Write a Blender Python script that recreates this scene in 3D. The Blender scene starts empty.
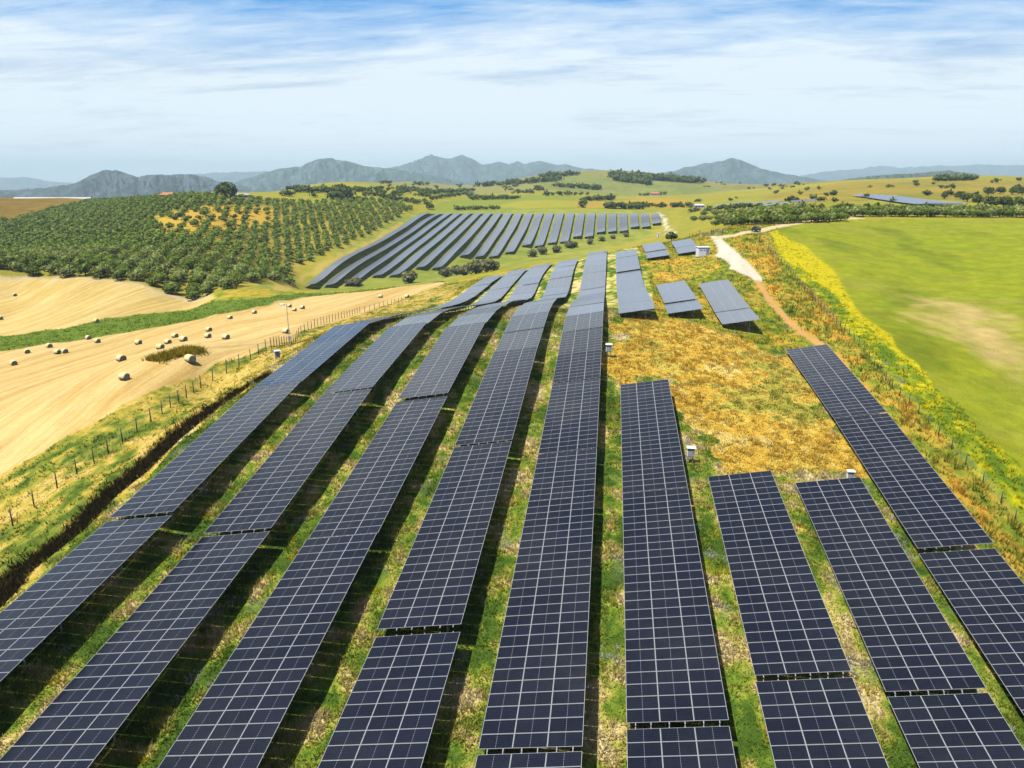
import bpy, math, random
import numpy as np
from mathutils import Vector, Matrix, noise as mnoise

random.seed(7)
RNG = np.random.default_rng(11)
SC = bpy.context.scene
COL = SC.collection
D2R = math.radians

# ------------------------------------------------------------------ camera model (fitted to the photograph)
FPX, PIT, YAW = 729.0, D2R(15.5), D2R(7.45)
_cy, _sy = math.cos(YAW), math.sin(YAW)
FW = np.array([-_sy*math.cos(PIT), _cy*math.cos(PIT), -math.sin(PIT)])
RT = np.array([_cy, _sy, 0.0])
UP = np.cross(RT, FW)
CAM = np.array([0.0, 0.0, 37.0])
def ray(u, v): return FW + (u-512)/FPX*RT + (384-v)/FPX*UP
def atz(u, v, z): return CAM + ray(u, v)*z            # a point at optical depth z metres
def on_x(u, v, X): d = ray(u, v); return CAM + d*(X/d[0])
def on_y(u, v, Y): d = ray(u, v); return CAM + d*(Y/d[1])
def project(P):
    q = np.asarray(P, float) - CAM
    d = q @ FW
    return 512 + FPX*(q @ RT)/d, 384 - FPX*(q @ UP)/d, d

# ------------------------------------------------------------------ numpy noise
_perm = RNG.permutation(512)
_rnd = RNG.random(512)
def vnoise(x, y):
    xi = np.floor(x).astype(int); yi = np.floor(y).astype(int)
    fx = x-xi; fy = y-yi
    fx = fx*fx*(3-2*fx); fy = fy*fy*(3-2*fy)
    def h(a, b): return _rnd[(_perm[a & 511] + b*57) & 511]
    a = h(xi, yi); b = h(xi+1, yi); c = h(xi, yi+1); d = h(xi+1, yi+1)
    return (a*(1-fx)+b*fx)*(1-fy) + (c*(1-fx)+d*fx)*fy
def fbm(x, y, oct=4):
    s = 0; a = .5; t = 0
    for k in range(oct):
        s = s + a*vnoise(x*2**k+17.3*k, y*2**k-9.1*k); t += a; a *= .5
    return s/t

# ------------------------------------------------------------------ terrain: heights recovered from the photograph, thin-plate surface
PITCH, X0, WID, TILT = 9.704, -7.3375, 6.87, D2R(9.63)
CLEAR = 0.85
def rowx(i): return X0 + (i-4)*PITCH
ctrl = []
def G(x, y, z): ctrl.append((x, y, z+CAM[2]))         # z relative to the camera
def low(i, Y, Z): G(rowx(i)+.3, Y, Z-CLEAR)            # low edge of a table of row i
for i, pts in enumerate([
    [(25,-34.2),(44.5,-32.4),(57.6,-30.7),(72,-28.6),(87.9,-26.3),(106,-24.5),(118,-24.1),(134,-25.6),(155,-28.3),(198,-33.3),(250,-34.5),(285,-35.5)],
    [(25,-35.2),(33,-34.8),(51,-32.4),(57.2,-31.8),(68,-29.8),(87.7,-27.1),(113,-24.3),(117.8,-24.1),(130,-24.1),(148,-26.2),(196,-32.4),(245,-33),(280,-33.2)],
    [(25,-36),(34.4,-35.4),(52.5,-32.5),(58.3,-32),(88.6,-27.7),(119,-23.9),(134,-24),(173,-28.4),(190,-30.7),(230,-30),(268,-30)],
    [(20,-37),(35.8,-35.6),(48.1,-34.2),(54.5,-33),(78.3,-29.9),(94.5,-27.3),(118.7,-24.6),(133,-23.6),(155,-25),(188,-29.3),(220,-27),(261,-27.2)],
    [(15,-38),(38.8,-35.8),(69,-31.9),(80,-30.6),(90,-29.2),(99,-28.1),(109,-26.5),(118,-25.2),(130,-23.9),(146,-24),(200,-28.2),(226,-25.3),(251,-24.8),(300,-28.5),(363,-34)],
    [(15,-39),(42.9,-36.2),(73.2,-32.2),(103.4,-28.4),(140,-24.5),(150,-24.4),(181,-26),(209,-25.2),(237,-23.7),(270,-23)],
    [(20,-39.6),(49,-36.1),(79,-32.4),(115,-28.2),(145,-25.1),(156,-25),(185,-25),(235,-23.1),(274,-22.3)],
    [(20,-40.2),(49.6,-37.1),(79.3,-33),(120,-28.4),(139.3,-25.9),(152,-25.5),(180,-23.9),(237,-21.9),(266,-20.7)],
    [(15,-41),(40,-38.6),(69.9,-35.1),(99.9,-31.4),(130,-28.5)]]):
    for Y, Z in pts: low(i, Y, Z)
# far array across the valley
FARY = 704.0
_a, _b = ray(426, 212.5), ray(651, 212)
FX1 = _a[0]/_a[1]*FARY
FARBOT = [(304,287,0),(323,286.7,0),(343,284.5,0),(371,276,0),(387.7,275.5,0),(414.6,268.7,0),(431,268.7,0),(459,257,0),(474,257.5,0),(488,258,0),
          (504.5,252.8,0),(521.5,247,0),(534,246.6,0),(549.5,242,600),(561.6,242.3,604),(575,238,622),(586,237.5,624),(598.5,233,638),(609.5,232.5,640),
          (620,232,642),(631,228,655),(640.7,228,656),(649.7,224.7,668)]
FARTOP = [426+225*k/22 for k in range(23)]
FARROWS = []
for k, (u, v, Y) in enumerate(FARBOT):
    X = FX1 + k*PITCH
    p = on_x(u, v, X) if not Y else on_y(u, v, Y)
    t = on_y(FARTOP[k], 212.4, FARY)
    FARROWS.append((X, p[1]))
    if k % 2 == 0:
        G(X+3, p[1], p[2]-CAM[2]-1.4); G(X+3, FARY, t[2]-CAM[2]-1.4)
def P_(u, v, z):
    p = atz(u, v, z); ctrl.append(tuple(p))
for u, v in ((320,273),(337,261),(355.6,251.5),(377.5,240.6),(399,228),(415,217)):
    p = on_x(u, v, FX1); G(FX1+3, p[1], p[2]-CAM[2]-1.4)
for k in range(2, 11, 2):
    for t in (.33, .66):
        u = FARBOT[k][0]*(1-t)+FARTOP[k]*t; v = FARBOT[k][1]*(1-t)+212.4*t
        p = on_x(u, v, FX1+k*PITCH); G(FX1+k*PITCH+3, p[1], p[2]-CAM[2]-1.4)
for a in [ # left fields
    (124.5,380,105),(190.5,362,113),(121.5,361,130),(160,349,145),(13,366,165),(27,353,180),(98,338,200),(96,321,225),(14,295,270),(193,302,265),
    (230,319,205),(253,314,222),(294,308,238),(285,333,160),(380,297,268),(420,288,300),(0,440,95),(0,480,85),(2,536,73),(64,486,79),(115,450,87),(203,388,110),(300,345,150),(345,320,190),
    (60,272,290),(0,272,285),(150,285,275),(220,291,265),(40,255,400),(100,240,450),(100,225,520),(200,225,460),(220,205,560),(225,196.5,600),(30,208,720),(60,197.5,850),(150,197,700),(0,198,900),(-150,250,420),(-150,200,900),
    (330,250,500),(380,222,620),(300,200,680),(400,207,700),(300,225,560),(260,270,380),
    # right side
    (740,232,240),(755,230,245),(775,226,258),(830,219,285),(900,221,292),(1024,221,290),(900,300,168),(1000,400,115),(1024,520,86),(960,440,98),(870,330,137),(780,245,222),(770,320,150),(700,290,186),(735,255,216),(702,254,229),
    (825,260,205),(900,250,232),(1000,260,215),(1000,330,148),(1100,300,165),(1200,240,250),(1150,450,100),
    (672,240,300),(690,222,560),(662,214,690),(760,216,330),(840,212,330),(1000,211,335),(920,206,420),(900,198,520),(950,203,470),(1000,200,470),(1024,186,720),(980,190,600),(1150,190,700),
    (660,200,800),(740,207,520),(760,190,1000),(700,193,1100),(800,183,1300),(900,178.5,1000),(850,180,1100),(950,176,1050),(1020,177,900),
    # centre, beyond the far array
    (640,207,770),(500,207,780),(440,209,740),(500,197,1000),(600,192,1150),(640,192,1200),(450,190,1400),(360,184.5,1500),(420,182,1700),(300,188,1300),(430,190,1200),(600,175.5,2000),(560,178,2000),(650,178.5,2050),(700,186,2000),(520,183,2000),(470,186,1800),(750,190,1900),
    ]: P_(*a)
for u in range(-250, 1300, 110):
    for zc, zz in ((2700,-80),(3300,-105)):
        p = CAM+ray(u, 182)*zc; ctrl.append((p[0], p[1], zz+CAM[2]))
for u in (-250,-120,0,80,150,220):
    for zc, zz in ((1150,-50),(1600,-80),(2100,-90)):
        p = CAM+ray(u, 182)*zc; ctrl.append((p[0], p[1], zz+CAM[2]))
for x, y, z in [(-60,0,-36),(-150,0,-40),(60,0,-44),(160,0,-46),(0,-120,-46),(-300,-200,-48),(300,-250,-50),(-110,60,-34),(95,60,-42),(0,-30,-42),(-300,100,-45),(300,100,-38),(400,300,-20),(-3,420,-42),(-40,470,-47),(-70,440,-49),(-60,340,-42),(-110,330,-48)]: G(x, y, z)
for a in range(-60, 61, 12):
    for d, z in [(4500,-95),(7000,-130),(13000,-170)]:
        ctrl.append((d*math.sin(D2R(a)-YAW), d*math.cos(D2R(a)-YAW), z+CAM[2]))
for a in (100, 140, 180, 220, 260):
    for d in (600, 4000, 13000): ctrl.append((d*math.sin(D2R(a)), d*math.cos(D2R(a)), -55-.007*d+CAM[2]))
CT = np.array(ctrl)
def warp(x, y):
    r = np.hypot(x, y)+1e-6
    k = np.log1p(r/45)/r
    return x*k, y*k
_wx, _wy = warp(CT[:,0], CT[:,1])
def _tps(r2): return .5*r2*np.log(r2+1e-12)
_n = len(CT)
_K = _tps((_wx[:,None]-_wx)**2+(_wy[:,None]-_wy)**2) + np.eye(_n)*2e-4
_Pm = np.stack([np.ones(_n), _wx, _wy], 1)
_A = np.block([[_K, _Pm],[_Pm.T, np.zeros((3,3))]])
_sol = np.linalg.solve(_A, np.concatenate([CT[:,2], np.zeros(3)]))
def H0(x, y):
    x = np.asarray(x, float); y = np.asarray(y, float); sh = np.broadcast(x, y).shape
    x = np.broadcast_to(x, sh).ravel(); y = np.broadcast_to(y, sh).ravel()
    out = np.empty(x.size)
    for s in range(0, x.size, 40000):
        e = slice(s, s+40000)
        wx, wy = warp(x[e], y[e])
        out[e] = _tps((wx[:,None]-_wx)**2+(wy[:,None]-_wy)**2) @ _sol[:_n] + _sol[_n] + _sol[_n+1]*wx + _sol[_n+2]*wy
    return out.reshape(sh)
_T = np.concatenate([np.arange(30, 400, .8), np.geomspace(400, 9000, 900)])
def hit(u, v, last=False):
    d = ray(u, v)
    x, y, z = CAM[0]+d[0]*_T, CAM[1]+d[1]*_T, CAM[2]+d[2]*_T
    b = z < H0(x, y)
    if not b.any():
        return CAM + d*6000
    k = int(np.argmax(b)); lo, hi = _T[max(k-1, 0)], _T[k]
    for _ in range(18):
        m = .5*(lo+hi)
        if CAM[2]+d[2]*m < H0(d[0]*m, d[1]*m): hi = m
        else: lo = m
    p = CAM + d*hi
    return p
def hits(pts): return np.array([hit(u, v) for u, v in pts])

def polydist(x, y, pl):                                # distance to a polyline in plan, and position along it
    best = np.full(x.shape, 1e9); par = np.zeros(x.shape); side = np.zeros(x.shape); acc = 0
    for (ax, ay), (bx, by) in zip(pl[:-1], pl[1:]):
        dx, dy = bx-ax, by-ay; L = math.hypot(dx, dy)+1e-9
        t = np.clip(((x-ax)*dx+(y-ay)*dy)/L**2, 0, 1)
        d = np.hypot(x-ax-t*dx, y-ay-t*dy)
        m = d < best
        best = np.where(m, d, best); par = np.where(m, acc+t*L, par)
        side = np.where(m, np.sign((x-ax)*dy-(y-ay)*dx), side); acc += L
    return best, par, side                             # side +1: to the right of the line
def inpoly(x, y, poly):
    c = np.zeros(x.shape, bool); n = len(poly); j = n-1
    for i in range(n):
        xi, yi = poly[i][0], poly[i][1]; xj, yj = poly[j][0], poly[j][1]
        m = ((yi > y) != (yj > y)) & (x < (xj-xi)*(y-yi)/((yj-yi)+1e-12)+xi)
        c ^= m; j = i
    return c

# lines and outlines on the ground, found once by dropping the photograph's outlines on to the terrain
DITCH = hits([(-40,635),(5,591),(20,570),(75,529),(107.5,494),(140,469),(175,436.5),(207.5,411.5),(245,387),(268,374)])[:, :2]
FENCE_L = hits([(-45,572),(2.5,534),(35,506),(64.5,484),(91,466),(115,448),(158,418),(203,386),(227,372.5),(250,360),(270,349.5),(300,334.5),(330,322),(360,312.5),(385,307),(402,302)])
FENCE_R = hits([(757,238),(786,267),(812,298),(838,325.5),(864,353),(895,392),(914,410),(937,434),(965,464),(1000.5,502),(1030,538)])
PATH = hits([(757,281),(770,300),(785,318),(803,334),(824,347)])[:, :2]
ROAD = hits([(716,238),(735,235.5),(757,231.5),(775,227),(800,222.5),(832,219),(860,218)])[:, :2]
DIRT = np.array([(rowx(8)+WID+.9, y) for y in (20, 60, 100, 131)])
def W(pts): return hits(pts)[:, :2]
Z = {}
Z['stub'] = W([(-60,368),(0,351),(100,337),(200,319),(268,306),(278,302),(330,294),(380,290),(430,283.5),(446,283),(430,290),(395,301),(300,332),(250,354),(187,378),(175,384),(100,419),(0,476),(-60,508)])
Z['stub2'] = W([(-60,268),(0,275),(60,280),(150,289.5),(212,295),(218,298.5),(205,303),(140,314),(60,329),(0,336),(-60,345)])
Z['strip'] = W([(-60,345),(0,335),(60,328),(140,314.5),(205,304),(240,300),(270,298),(300,293),(380,288.5),(440,281.5),(446,284),(380,291),(278,303),(268,307),(200,320),(100,338),(0,352),(-60,368)])
Z['grove'] = W([(-250,300),(-60,266),(0,273),(60,278),(150,287),(215,293.5),(238,289),(262,281),(300,266),(335,249),(370,233),(395,220),(415,210),(400,204),(360,199),(225,196.5),(150,198),(100,200.5),(60,207.5),(40,212),(16,220),(0,222.5),(-120,236)])
Z['brown'] = W([(-200,240),(-120,236),(0,222.5),(16,220),(40,212),(60,207.5),(100,200.5),(150,198),(140,196.8),(60,197.2),(0,197.8),(-200,200)])
Z['groveyel'] = W([(150,228),(160,216),(172,212),(190,210),(200,206),(240,207),(265,207),(280,211),(275,222),(255,226),(225,231),(200,228),(180,237),(160,237)])
Z['lane'] = W([(0,274),(60,277.8),(150,287),(212,293),(214,295),(150,289.5),(60,280),(0,277)])
Z['farbank'] = W([(240,290),(300,291),(380,287),(446,280),(520,266),(600,248),(655,236),(650,222),(652,211),(430,210),(400,216),(335,252),(262,284)])
Z['farlane'] = W([(277,291),(286,281),(310,270),(352,250),(385,231),(400,222),(402,224),(388,233),(356,252),(316,273),(296,283),(290,291)])
Z['gravel'] = W([(710,235.6),(721,235.6),(727.5,243.5),(740,257.5),(752,270),(760.3,278),(761,283),(752,281),(740,275),(729,269),(729.8,265),(723,258),(715,255),(720.5,252.8),(718,246.5)])
Z['farroad'] = W([(658,212.5),(661.5,212.5),(668,225),(675.5,234),(672,236),(666,227)])
Z['meadow'] = W([(775,229),(799,243),(825,269.5),(851,298),(869,319),(895,347.6),(927,376),(953,402),(977,427),(1000,448),(1024,471),(1150,560),(1300,420),(1250,222),(1024,219.5),(900,219),(832,220),(800,224)])
Z['yellow'] = W([(764,231.5),(775.6,229.5),(799,243),(825,269.5),(851,298),(869,319),(895,347.6),(927,376),(953,402),(977,427),(1000,448),(1024,471),(1060,505),(1060,560),(1030,536),(1000.5,500),(965,462),(937,432),(895,390),(864,351),(838,323.5),(812,296),(786,265)])
Z['yellowtop'] = W([(765,232),(775.6,230),(799,243),(825,269.5),(851,298),(869,319),(895,347.6),(915,365),(905,364),(880,341),(858,318),(842,306),(815,285),(785,255)])
Z['bandR'] = W([(757,236),(786,266),(812,297),(838,324.5),(864,352),(895,391),(937,433),(965,463),(1000.5,501),(1060,566),(1060,640),(994,545),(889,415),(829,346),(800,331),(762,284),(728,243),(735,237)])
Z['dry'] = W([(613,330),(640,318),(665,320),(700,326),(740,334),(780,355),(812,395),(845,440),(862,468),(780,476),(705,473),(690,448),(672,384),(612,380)])
Z['midor'] = W([(640,262),(655,259),(690,256),(715,262),(725,270),(700,276),(660,283),(646,275)])
TANL = W([(952,312),(980,334),(1008,358)])
Z['bandL'] = W([(-60,508),(0,476),(100,419),(175,384),(250,354),(300,332),(395,301),(440,286),(455,284),(470,280),(440,305),(396,314),(330,332),(300,345),(250,386),(100,518),(0,611),(-60,660)])
# far country
Z['fieldA'] = W([(430,206),(445,201),(500,195),(560,195),(640,199),(660,205),(640,210),(520,210),(430,211)])
Z['fieldB'] = W([(495,206),(520,201),(575,201),(640,203),(655,206),(640,209),(520,209)])
Z['fieldC'] = W([(572,204),(578,200),(605,201),(640,199),(690,201),(700,204),(690,207),(640,208),(578,209)])
Z['hill'] = W([(545,190),(540,182),(560,175.5),(600,174.5),(640,176),(700,184),(760,188),(700,194),(640,196),(600,194)])
Z['yelR'] = W([(760,196),(800,190),(840,183),(900,180),(960,178.5),(1020,180),(1080,180),(1080,196),(960,196),(900,198),(830,203),(780,204)])
Z['brR'] = W([(900,197),(915,193),(960,191),(1080,188),(1080,207),(1000,206),(960,201)])

BASEX = CT[:,0]
def hexl(r, g, b, k=.60):
    f = lambda c: ((c/255+.055)/1.055)**2.4 if c > 10 else c/255/12.92
    return np.array([f(r), f(g), f(b)])*k
def H(x, y):                                            # terrain with the ditch and small relief
    h = H0(x, y)
    r = np.hypot(x, y)
    d, t, s = polydist(np.asarray(x, float), np.asarray(y, float), DITCH)
    h = h - .7*np.exp(-(d/.9)**2)*(t > 0) + .5*np.exp(-((d-1.6)/1.0)**2)*(s < 0)
    amp = np.clip(r/60, .5, 1.6)*.10
    h = h + amp*(fbm(x/3.1, y/3.1, 3)-.5)*2
    far = np.clip((r-900)/1500, 0, 1)
    h = h + far*np.clip(r*.003, 0, 14)*(fbm(x/420, y/420, 4)-.5)*2
    return h

# ------------------------------------------------------------------ materials
def new_mat(name):
    m = bpy.data.materials.new(name); m.use_nodes = True
    nt = m.node_tree; nt.nodes.clear()
    out = nt.nodes.new('ShaderNodeOutputMaterial')
    return m, nt, out
def N(nt, t, **kw):
    n = nt.nodes.new(t)
    for k, v in kw.items():
        if k in n.inputs: n.inputs[k].default_value = v
        else: setattr(n, k, v)
    return n
def pbsdf(nt, out, **kw):
    b = nt.nodes.new('ShaderNodeBsdfPrincipled')
    for k, v in kw.items(): b.inputs[k].default_value = v
    nt.links.new(b.outputs[0], out.inputs[0]); return b
def mixrgb(nt, fac, a, b, mode='MIX'):
    n = nt.nodes.new('ShaderNodeMix'); n.data_type = 'RGBA'; n.blend_type = mode
    for s, val in ((n.inputs[0], fac), (n.inputs[6], a), (n.inputs[7], b)):
        if hasattr(val, 'links') or hasattr(val, 'is_linked'): nt.links.new(val, s)
        else: s.default_value = val if not isinstance(val, (tuple, list, np.ndarray)) else (*val[:3], 1)
    return n.outputs[2]
def math_(nt, op, a, b=None, clamp=False):
    n = nt.nodes.new('ShaderNodeMath'); n.operation = op; n.use_clamp = clamp
    for i, val in enumerate((a, b)):
        if val is None: continue
        if hasattr(val, 'is_linked'): nt.links.new(val, n.inputs[i])
        else: n.inputs[i].default_value = val
    return n.outputs[0]
def noise_(nt, vec, scale, detail=4, rough=.6):
    n = N(nt, 'ShaderNodeTexNoise'); n.inputs['Scale'].default_value = scale; n.inputs['Detail'].default_value = detail; n.inputs['Roughness'].default_value = rough
    if vec is not None: nt.links.new(vec, n.inputs['Vector'])
    return n.outputs[0]
def ramp_(nt, fac, lo, hi):
    n = N(nt, 'ShaderNodeMapRange'); n.inputs[1].default_value = lo; n.inputs[2].default_value = hi
    nt.links.new(fac, n.inputs[0]); return n.outputs[0]
def plain(name, col, rough=.6, metal=0, var=.12, scale=3.0, spec=.5):
    m, nt, out = new_mat(name)
    tc = N(nt, 'ShaderNodeTexCoord')
    f = ramp_(nt, noise_(nt, tc.outputs['Object'], scale, 5, .65), .3, .7)
    c = mixrgb(nt, f, [x*(1-var) for x in col], [min(x*(1+var), .95) for x in col])
    b = pbsdf(nt, out, Roughness=rough, Metallic=metal); b.inputs['Specular IOR Level'].default_value = spec
    nt.links.new(c, b.inputs['Base Color']); return m

def ground_mat(name, stripes=False, fine=2.2, bump=.5):
    m, nt, out = new_mat(name)
    A = N(nt, 'ShaderNodeAttribute', attribute_name='colA'); B = N(nt, 'ShaderNodeAttribute', attribute_name='colB')
    geo = N(nt, 'ShaderNodeNewGeometry'); pos = geo.outputs['Position']
    n0 = noise_(nt, pos, .013, 6, .65); n1 = noise_(nt, pos, .09, 5, .62); n2 = noise_(nt, pos, fine*.35, 5, .7); n3 = noise_(nt, pos, fine*2.2, 3, .7)
    s = math_(nt, 'ADD', math_(nt, 'ADD', math_(nt, 'MULTIPLY', n1, .35), math_(nt, 'MULTIPLY', n2, .35)), math_(nt, 'MULTIPLY', n0, .30))
    if stripes:
        mp = N(nt, 'ShaderNodeMapping'); mp.inputs['Rotation'].default_value = (0, 0, D2R(-5)); mp.inputs['Scale'].default_value = (.75, .010, .2)
        nt.links.new(pos, mp.inputs[0])
        ns = noise_(nt, mp.outputs[0], 1.0, 4, .7)
        mp2 = N(nt, 'ShaderNodeMapping'); mp2.inputs['Rotation'].default_value = (0, 0, D2R(-5)); mp2.inputs['Scale'].default_value = (.11, .006, .1)
        nt.links.new(pos, mp2.inputs[0])
        ns2 = noise_(nt, mp2.outputs[0], 1.0, 3, .6)
        s = math_(nt, 'ADD', math_(nt, 'MULTIPLY', s, .3), math_(nt, 'ADD', math_(nt, 'MULTIPLY', ns, .45), math_(nt, 'MULTIPLY', ns2, .25)))
    c = mixrgb(nt, ramp_(nt, s,   .44 if stripes else .42, .56 if stripes else .58), A.outputs['Color'], B.outputs['Color'])
    var = ramp_(nt, n3, .25, .75)
    hs = N(nt, 'ShaderNodeHueSaturation'); nt.links.new(c, hs.inputs['Color'])
    v0 = ramp_(nt, n1, .3, .7); v00 = ramp_(nt, n0, .3, .7)
    vv = math_(nt, 'ADD', math_(nt, 'ADD', math_(nt, 'MULTIPLY', var, .42), math_(nt, 'MULTIPLY', v0, .20)), math_(nt, 'MULTIPLY', v00, .16))
    nt.links.new(math_(nt, 'ADD', vv, .61), hs.inputs['Value'])
    b = pbsdf(nt, out, Roughness=.95); b.inputs['Specular IOR Level'].default_value = .1
    nt.links.new(hs.outputs[0], b.inputs['Base Color'])
    bp = N(nt, 'ShaderNodeBump', Strength=bump, Distance=.25)
    nt.links.new(math_(nt, 'ADD', n2, n3), bp.inputs['Height']); nt.links.new(bp.outputs[0], b.inputs['Normal'])
    return m
M_GROUND = ground_mat('ground_cover')
M_STUB = ground_mat('cut_straw', stripes=True, fine=2.5, bump=.3)
M_MEADOW = ground_mat('meadow_grass', fine=1.6, bump=1.0)
M_GRAVEL = ground_mat('pale_gravel', fine=5, bump=.2)

def leaf_mat(name, transl=.3):
    m, nt, out = new_mat(name)
    A = N(nt, 'ShaderNodeAttribute', attribute_name='col')
    geo = N(nt, 'ShaderNodeNewGeometry')
    hs = N(nt, 'ShaderNodeHueSaturation'); nt.links.new(A.outputs['Color'], hs.inputs['Color'])
    nz = noise_(nt, geo.outputs['Position'], 1.3, 2)
    nt.links.new(math_(nt, 'ADD', math_(nt, 'MULTIPLY', nz, .5), .75), hs.inputs['Value'])
    d = N(nt, 'ShaderNodeBsdfDiffuse'); t = N(nt, 'ShaderNodeBsdfTranslucent'); mx = N(nt, 'ShaderNodeMixShader'); mx.inputs[0].default_value = transl
    nt.links.new(hs.outputs[0], d.inputs[0]); nt.links.new(hs.outputs[0], t.inputs[0])
    nt.links.new(d.outputs[0], mx.inputs[1]); nt.links.new(t.outputs[0], mx.inputs[2]); nt.links.new(mx.outputs[0], out.inputs[0])
    return m
M_GRASS = leaf_mat('wild_grass_blades', .45)
M_LEAF = leaf_mat('olive_leaves', .25)
M_BARK = plain('bark', (.09, .07, .05), .9, var=.3)

# solar glass: dark cells with the faint grid of busbars, pale centre gap; local x along the long side, y along the short side
def glass_mat():
    m, nt, out = new_mat('solar_glass')
    tc = N(nt, 'ShaderNodeTexCoord'); sp = N(nt, 'ShaderNodeSeparateXYZ'); nt.links.new(tc.outputs['Object'], sp.inputs[0])
    oi = N(nt, 'ShaderNodeObjectInfo')
    def line(co, period, w, off=0.0):
        a = math_(nt, 'ADD', co, 50*period+off)
        a = math_(nt, 'MODULO', a, period)
        a = math_(nt, 'ABSOLUTE', math_(nt, 'SUBTRACT', a, period*.5))
        return math_(nt, 'GREATER_THAN', a, period*.5-w)
    gx = line(sp.outputs[0], .0915, .0022); gy = line(sp.outputs[1], .183, .0022)
    cell = math_(nt, 'MAXIMUM', gx, gy)
    mid = math_(nt, 'LESS_THAN', math_(nt, 'ABSOLUTE', sp.outputs[0]), .011)
    dash = line(sp.outputs[1], .183, .035)
    mid = math_(nt, 'MULTIPLY', mid, math_(nt, 'ADD', math_(nt, 'MULTIPLY', dash, .75), .25))
    nz = noise_(nt, tc.outputs['Object'], 1.5, 4)
    base = mixrgb(nt, oi.outputs['Random'], (.0040, .0055, .013), (.0070, .0090, .019))
    geo = N(nt, 'ShaderNodeNewGeometry'); nd = noise_(nt, geo.outputs['Position'], .11, 5, .65)
    dust = mixrgb(nt, math_(nt, 'MULTIPLY', ramp_(nt, nd, .42, .72), ramp_(nt, nz, .2, .8)), base, (.019, .020, .024))
    c = mixrgb(nt, math_(nt, 'MULTIPLY', cell, .25), dust, (.20, .21, .24))
    c = mixrgb(nt, mid, c, (.28, .30, .34))
    b = pbsdf(nt, out, Roughness=.13); nt.links.new(math_(nt, 'ADD', math_(nt, 'MULTIPLY', ramp_(nt, nd, .35, .75), .14), math_(nt, 'ADD', math_(nt, 'MULTIPLY', oi.outputs['Random'], .05), .07)), b.inputs['Roughness']); b.inputs['IOR'].default_value = 1.5; b.inputs['Sheen Weight'].default_value = .16; b.inputs['Sheen Roughness'].default_value = .3
    nt.links.new(c, b.inputs['Base Color'])
    return m
M_GLASS = glass_mat()
M_FRAME = plain('anodised_aluminium', (.37, .38, .40), .5, .1, var=.05)
M_STEEL = plain('galvanised_steel', (.42, .43, .44), .5, .5, var=.12)
M_WHITE = plain('white_painted_sheet', (.78, .78, .76), .5, var=.06)
M_GREY = plain('grey_plastic', (.30, .31, .32), .5)
M_WOOD = plain('weathered_post_wood', (.07, .06, .05), .9, var=.3)
M_WIRE = plain('fence_wire', (.25, .25, .25), .5, .7)
M_DARK = plain('dark_rubber', (.02, .02, .022), .8)

# ------------------------------------------------------------------ object helpers
def tag(o, label=None, cat=None, group=None, kind=None):
    if label: o['label'] = label
    if cat: o['category'] = cat
    if group: o['group'] = group
    if kind: o['kind'] = kind
    return o
def empty(name, loc, rz=0):
    o = bpy.data.objects.new(name, None); COL.objects.link(o)
    o.location = loc; o.rotation_euler = (0, 0, rz); o.empty_display_size = .3
    return o
def np_mesh(name, V, F, mats, colors=None, smooth=False, midx=None):
    V = np.ascontiguousarray(V, dtype=np.float32); F = np.ascontiguousarray(F, dtype=np.int32)
    me = bpy.data.meshes.new(name); n, k = F.shape
    me.vertices.add(len(V)); me.vertices.foreach_set('co', V.ravel())
    me.loops.add(n*k); me.loops.foreach_set('vertex_index', F.ravel())
    me.polygons.add(n); me.polygons.foreach_set('loop_start', np.arange(0, n*k, k, dtype=np.int32))
    if smooth: me.polygons.foreach_set('use_smooth', np.ones(n, bool))
    if midx is not None: me.polygons.foreach_set('material_index', np.asarray(midx, np.int32))
    for m in (mats if isinstance(mats, (list, tuple)) else [mats]): me.materials.append(m)
    for cn, c in (colors or {}).items():
        a = me.color_attributes.new(cn, 'FLOAT_COLOR', 'POINT')
        a.data.foreach_set('color', np.concatenate([c, np.ones((len(c), 1))], 1).astype(np.float32).ravel())
    me.update(calc_edges=True)
    return me
def link(name, me, parent=None, loc=None):
    o = bpy.data.objects.new(name, me); COL.objects.link(o)
    if parent: o.parent = parent
    if loc is not None: o.location = loc
    return o
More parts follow.
